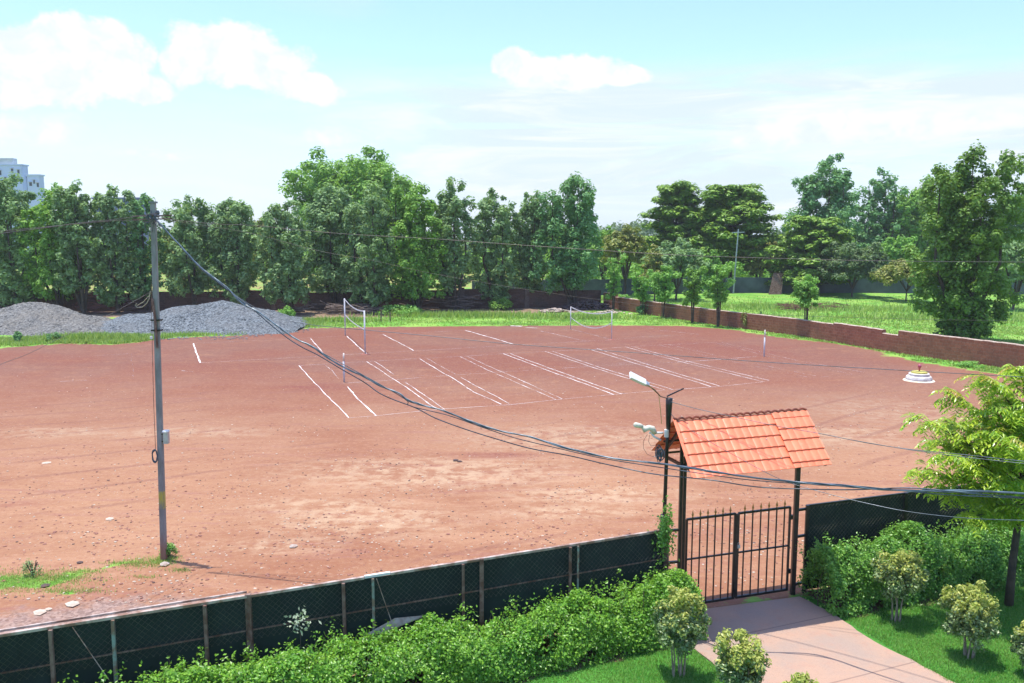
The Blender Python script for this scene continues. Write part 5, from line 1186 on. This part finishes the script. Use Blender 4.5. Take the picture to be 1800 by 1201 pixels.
# papery rubbish lying on the fence foot
a = s_at(FL, 640, .75); MB_ = MB(); MB_.hexa([FL(a, .1, .72), FL(a + .25, .12, .70), FL(a + 1.0, .1, .86), FL(a + .5, .06, .84), FL(a, .1, .735), FL(a + .25, .12, .72), FL(a + 1.0, .1, .875), FL(a + .5, .06, .9)])
tag(MB_.build('torn_board', M['stone'], loc=tuple(FL(a, .1, .7))), 'torn pale board leaning on the fence behind the middle of the hedge', 'board')

# ---------------------------------------------------------------- clipped ficus shrubs
def ficus(px, by, ty, hw, label, seed, loc=None, H=None, cz=.22):
    x, y = G(px, by) if loc is None else loc; H = H or AT(px, ty, y).z; R = hw / FOC * y * 1.2; rng = np.random.default_rng(seed); rr = random.Random(seed)
    r = empty('ficus_shrub', (x, y, 0), label, 'shrub', 'clipped variegated shrubs on the lawn'); zc = H * (1 + cz) / 2; rz = H * (1 - cz) / 2
    n = 120; d = nrm(rng.normal(size=(n, 3))); ph = rng.uniform(0, 6.28, 4); k = (rng.uniform(.35, .84, n) * (1 + .16 * np.sin(3 * np.arctan2(d[:, 1], d[:, 0]) + ph[0]) + .13 * np.sin(4 * d[:, 2] + ph[1])))[:, None] ; C = np.array([x, y, zc]) + d * k * [R, R, rz]
    rad = rng.uniform(.15, .27, n) * R; ns = 9; dd = nrm(rng.normal(size=(ns, 3)) + [0, 0, .5]); Cs = np.array([x, y, zc]) + dd * rng.uniform(.72, .9, ns)[:, None] * [R, R, rz]
    C = np.concatenate([C, Cs]); rad = np.concatenate([rad, np.full(ns, R * .15)])
    V, F = clump_leaves(C, rad, 70, .06, .032, rng, .3); F_ = F
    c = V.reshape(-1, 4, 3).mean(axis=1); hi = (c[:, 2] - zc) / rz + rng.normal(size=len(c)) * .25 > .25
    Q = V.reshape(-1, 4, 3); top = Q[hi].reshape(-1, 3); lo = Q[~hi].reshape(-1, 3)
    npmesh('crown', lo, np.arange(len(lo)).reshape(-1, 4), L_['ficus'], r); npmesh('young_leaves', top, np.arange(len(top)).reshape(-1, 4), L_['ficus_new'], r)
    mb = MB()
    for i in range(5):
        a = i * 1.3 + rr.uniform(-.3, .3); b = rr.uniform(.04, .1); mb.tube([(x + b * math.cos(a), y + b * math.sin(a), 0), (x + (b + .02) * math.cos(a + .3), y + (b + .02) * math.sin(a + .3), H * .25), (x + (b + .12) * math.cos(a), y + (b + .12) * math.sin(a), H * .6)], [rr.uniform(.014, .024), .013, .007], 5)
    mb.build('stems', M['pale_bark'], r)
ficus(1192, 1190, 1024, 45, 'clipped yellow topped shrub with bare stems left of the path, beside the hedge end', 1)
ficus(1298, 1262, 1106, 48, 'round variegated shrub at the bottom edge, over the left border of the path', 2, cz=.15)
ficus(1405, 1350, 1180, 50, 'yellow topped shrub whose crown just shows at the bottom edge on the path', 3, cz=.15)
ficus(1577, 1094, 960, 42, 'clipped shrub on bare pale stems nearest the right hedge', 4, cz=.26)
ficus(1703, 1158, 1022, 47, 'round clipped shrub on the lawn below the small neem tree', 5, cz=.14)
ficus(1812, 1190, 1080, 30, 'yellowish shrub cut by the right edge of the picture', 6, cz=.1)

# ---------------------------------------------------------------- neem tree with drooping compound leaves
def neem():
    x, y = G(1773, 1066); rng = np.random.default_rng(11); rr = random.Random(11)
    r = empty('neem_tree', (x, y, 0), 'young neem tree with drooping yellow green leaves at the right edge', 'tree')
    A = lambda px, py, dy=0.0: AT(px, py, y + dy)
    tb = MB(); j = A(1792, 900)
    tb.tube([(x, y, 0), A(1780, 990), j, A(1800, 800, .1), A(1815, 700)], [.085, .07, .06, .045, .03], 8)
    tips = []; start = {}
    br = [(1618, 735, -.1, 1790, 850), (1612, 828, -.5, 1790, 880), (1660, 690, .1, 1795, 800), (1720, 662, -.2, 1800, 740), (1790, 650, -.1, 1805, 720), (1640, 775, .4, 1790, 850), (1700, 820, -.7, 1790, 880), (1650, 860, -.4, 1790, 905), (1740, 760, -.8, 1795, 830),
          (1710, 740, .6, 1795, 800), (1760, 700, .3, 1800, 780), (1700, 910, -.9, 1790, 915), (1770, 850, -1.1, 1792, 880), (1830, 760, -.4, 1800, 820), (1850, 830, -.6, 1795, 880), (1860, 690, 0, 1805, 760), (1790, 905, -1.0, 1790, 915), (1690, 780, .1, 1792, 840),
          (1740, 800, .9, 1790, 860), (1800, 800, .8, 1795, 850), (1660, 740, .5, 1795, 820), (1730, 875, .4, 1790, 900), (1800, 720, -.7, 1800, 780), (1850, 900, -.3, 1792, 910), (1665, 800, -.8, 1790, 860), (1770, 780, -1.2, 1792, 850), (1900, 780, 0, 1800, 820), (1745, 715, -.5, 1798, 790)]
    for (tx, ty, dy, sx, sy) in br:
        a = A(sx, sy, dy * .1); e = A(tx, ty, dy); mid = a.lerp(e, .55) + Vector((0, 0, .12)); tb.tube([a, mid, e], [.022, .014, .006], 5)
        for t in np.linspace(.35, 1, 6): tips.append((a.lerp(mid, t / .55) if t < .55 else mid.lerp(e, (t - .55) / .45), t))
    tb.build('trunk', M['bark'], r, smooth=True)
    C = []; D = []; Nn = []; new = []; stalk = MB()
    for (p, t) in tips:
        for q in range(10):
            a = rng.uniform(0, 6.283); el = rng.uniform(-.1, .6); ln = rng.uniform(.32, .46); d = Vector((math.cos(a) * math.cos(el), math.sin(a) * math.cos(el), math.sin(el))); pts = []; pos = Vector(p) + Vector(rng.normal(size=3) * .04); n = 6
            isn = t > .93 and rng.random() < .3 and el > .2 and p.z > 3.4
            vel = d.copy()
            for i in range(n + 1):
                pts.append(pos.copy()); pos = pos + vel * (ln / n); vel = (vel + Vector((0, 0, -.26))).normalized()
            stalk.tube(pts, .0025, 3, False)
            side = vel.cross(Vector((0, 0, 1))).normalized() if abs(vel.z) < .98 else Vector((1, 0, 0))
            for i in range(1, n + 1):
                fw = (pts[i] - pts[i - 1]).normalized()
                for sg in (-1, 1):
                    dd = (side * sg * .75 + fw * .35 + Vector((0, 0, -.75 - .4 * rng.random()))).normalized(); L = .10 * (1 - .25 * abs(i - 4) / 4)
                    C.append(pts[i] + dd * L * .5); D.append(dd); Nn.append(Vector((0, 0, 1)) + side * sg * .5 + Vector(rng.normal(size=3) * .25)); new.append(isn)
    C = np.array([tuple(c) for c in C]); D = np.array([tuple(c) for c in D]); Nn = np.array([tuple(c) for c in Nn]); new = np.array(new)
    for nm, mk, mt in (('crown', ~new, 'neem'), ('young_leaves', new, 'neem_new')):
        V, F = leaves(C[mk], Nn[mk], .135, .042, rng, .2, axis=D[mk]); npmesh(nm, V, F, L_[mt], r)
    stalk.build('leaf_stalks', L_['neem'], r)
neem()

# ---------------------------------------------------------------- distant buildings
def building(pxa, pxb, ytop, Y, dep, m, label, wins=(), extra=(), name='apartment_building', win_m='glass_dark', roofm=None):
    a = AT(pxa, ytop, Y); b = AT(pxb, ytop, Y); z = a.z; cx = (a.x + b.x) / 2
    r = empty(name, (cx, Y + dep / 2, 0), label, 'building')
    MB().box((cx, Y + dep / 2, 0), b.x - a.x, dep, z).build('wall', M[m], r)
    MB().box((cx, Y + dep / 2, z + .002), b.x - a.x + .5, dep + .5, .35).build('roof', M[roofm or m], r)
    for (x0, y0, x1, y1) in wins:
        p, q = AT(x0, y1, Y), AT(x1, y0, Y); w = MB(); w.box(((p.x + q.x) / 2, Y - .02, p.z), q.x - p.x, .1, q.z - p.z); o = w.build('window', M[win_m], r)
        s = MB(); s.box(((p.x + q.x) / 2, Y - .3, q.z + .05), q.x - p.x + .3, .6, .12); s.build('sunshade', M['bldg_top'], o)
    for (x0, y0, x1, y1, mm) in extra:
        p, q = AT(x0, y1, Y + .5), AT(x1, y0, Y + .5); MB().box(((p.x + q.x) / 2, Y + 1.8, p.z), q.x - p.x, 2.2, q.z - p.z).build('upper_block', M[mm], r)
    return r
building(-70, 38, 291, 240, 3, 'bldg', 'pale blue multi storey building with a stepped roof at the top left', [(20, 297, 23, 304), (31, 299, 34, 306), (-2, 300, 2, 308), (8, 312, 11, 318), (29, 314, 32, 320)], [(-70, 278, 21, 289, 'bldg_top')])
building(47, 68, 309, 236, 2.5, 'bldg', 'lower pale blue block standing right of the stepped building', [(52, 321, 56, 327), (59, 317, 61, 323), (65, 322, 68, 329)])
building(36, 48, 313, 242, 2, 'bluegrey', 'dark recessed link between the two pale blue blocks')
building(163, 245, 350, 200, 4, 'bluegrey', 'long blue grey building glimpsed through the trees left of the pole', [(180, 375, 200, 392), (215, 375, 235, 392)])
building(1222, 1250, 434, 125, 6, 'blue_sheet', 'small bright blue shed glimpsed between trees left of the distant white pole', name='shed')
building(1772, 1784, 360, 180, 8, 'bldg_top', 'small white building glimpsed beside the biggest right hand tree', [(1774, 368, 1777, 374)], name='house')

# ---------------------------------------------------------------- air
hz = MB(); hz.box((0, 0, -1.0), 2400, 2400, 45)
hm = bpy.data.materials.new('haze'); hm.use_nodes = True; k = NT(hm.node_tree); pv = k.new('ShaderNodeVolumePrincipled'); pv.inputs['Color'].default_value = (.93, .97, 1.0, 1); pv.inputs['Density'].default_value = .0003; pv.inputs['Anisotropy'].default_value = .1
o = k.new('ShaderNodeOutputMaterial'); k.l.new(pv.outputs[0], o.inputs['Volume'])
tag(hz.build('haze', hm), kind='stuff')
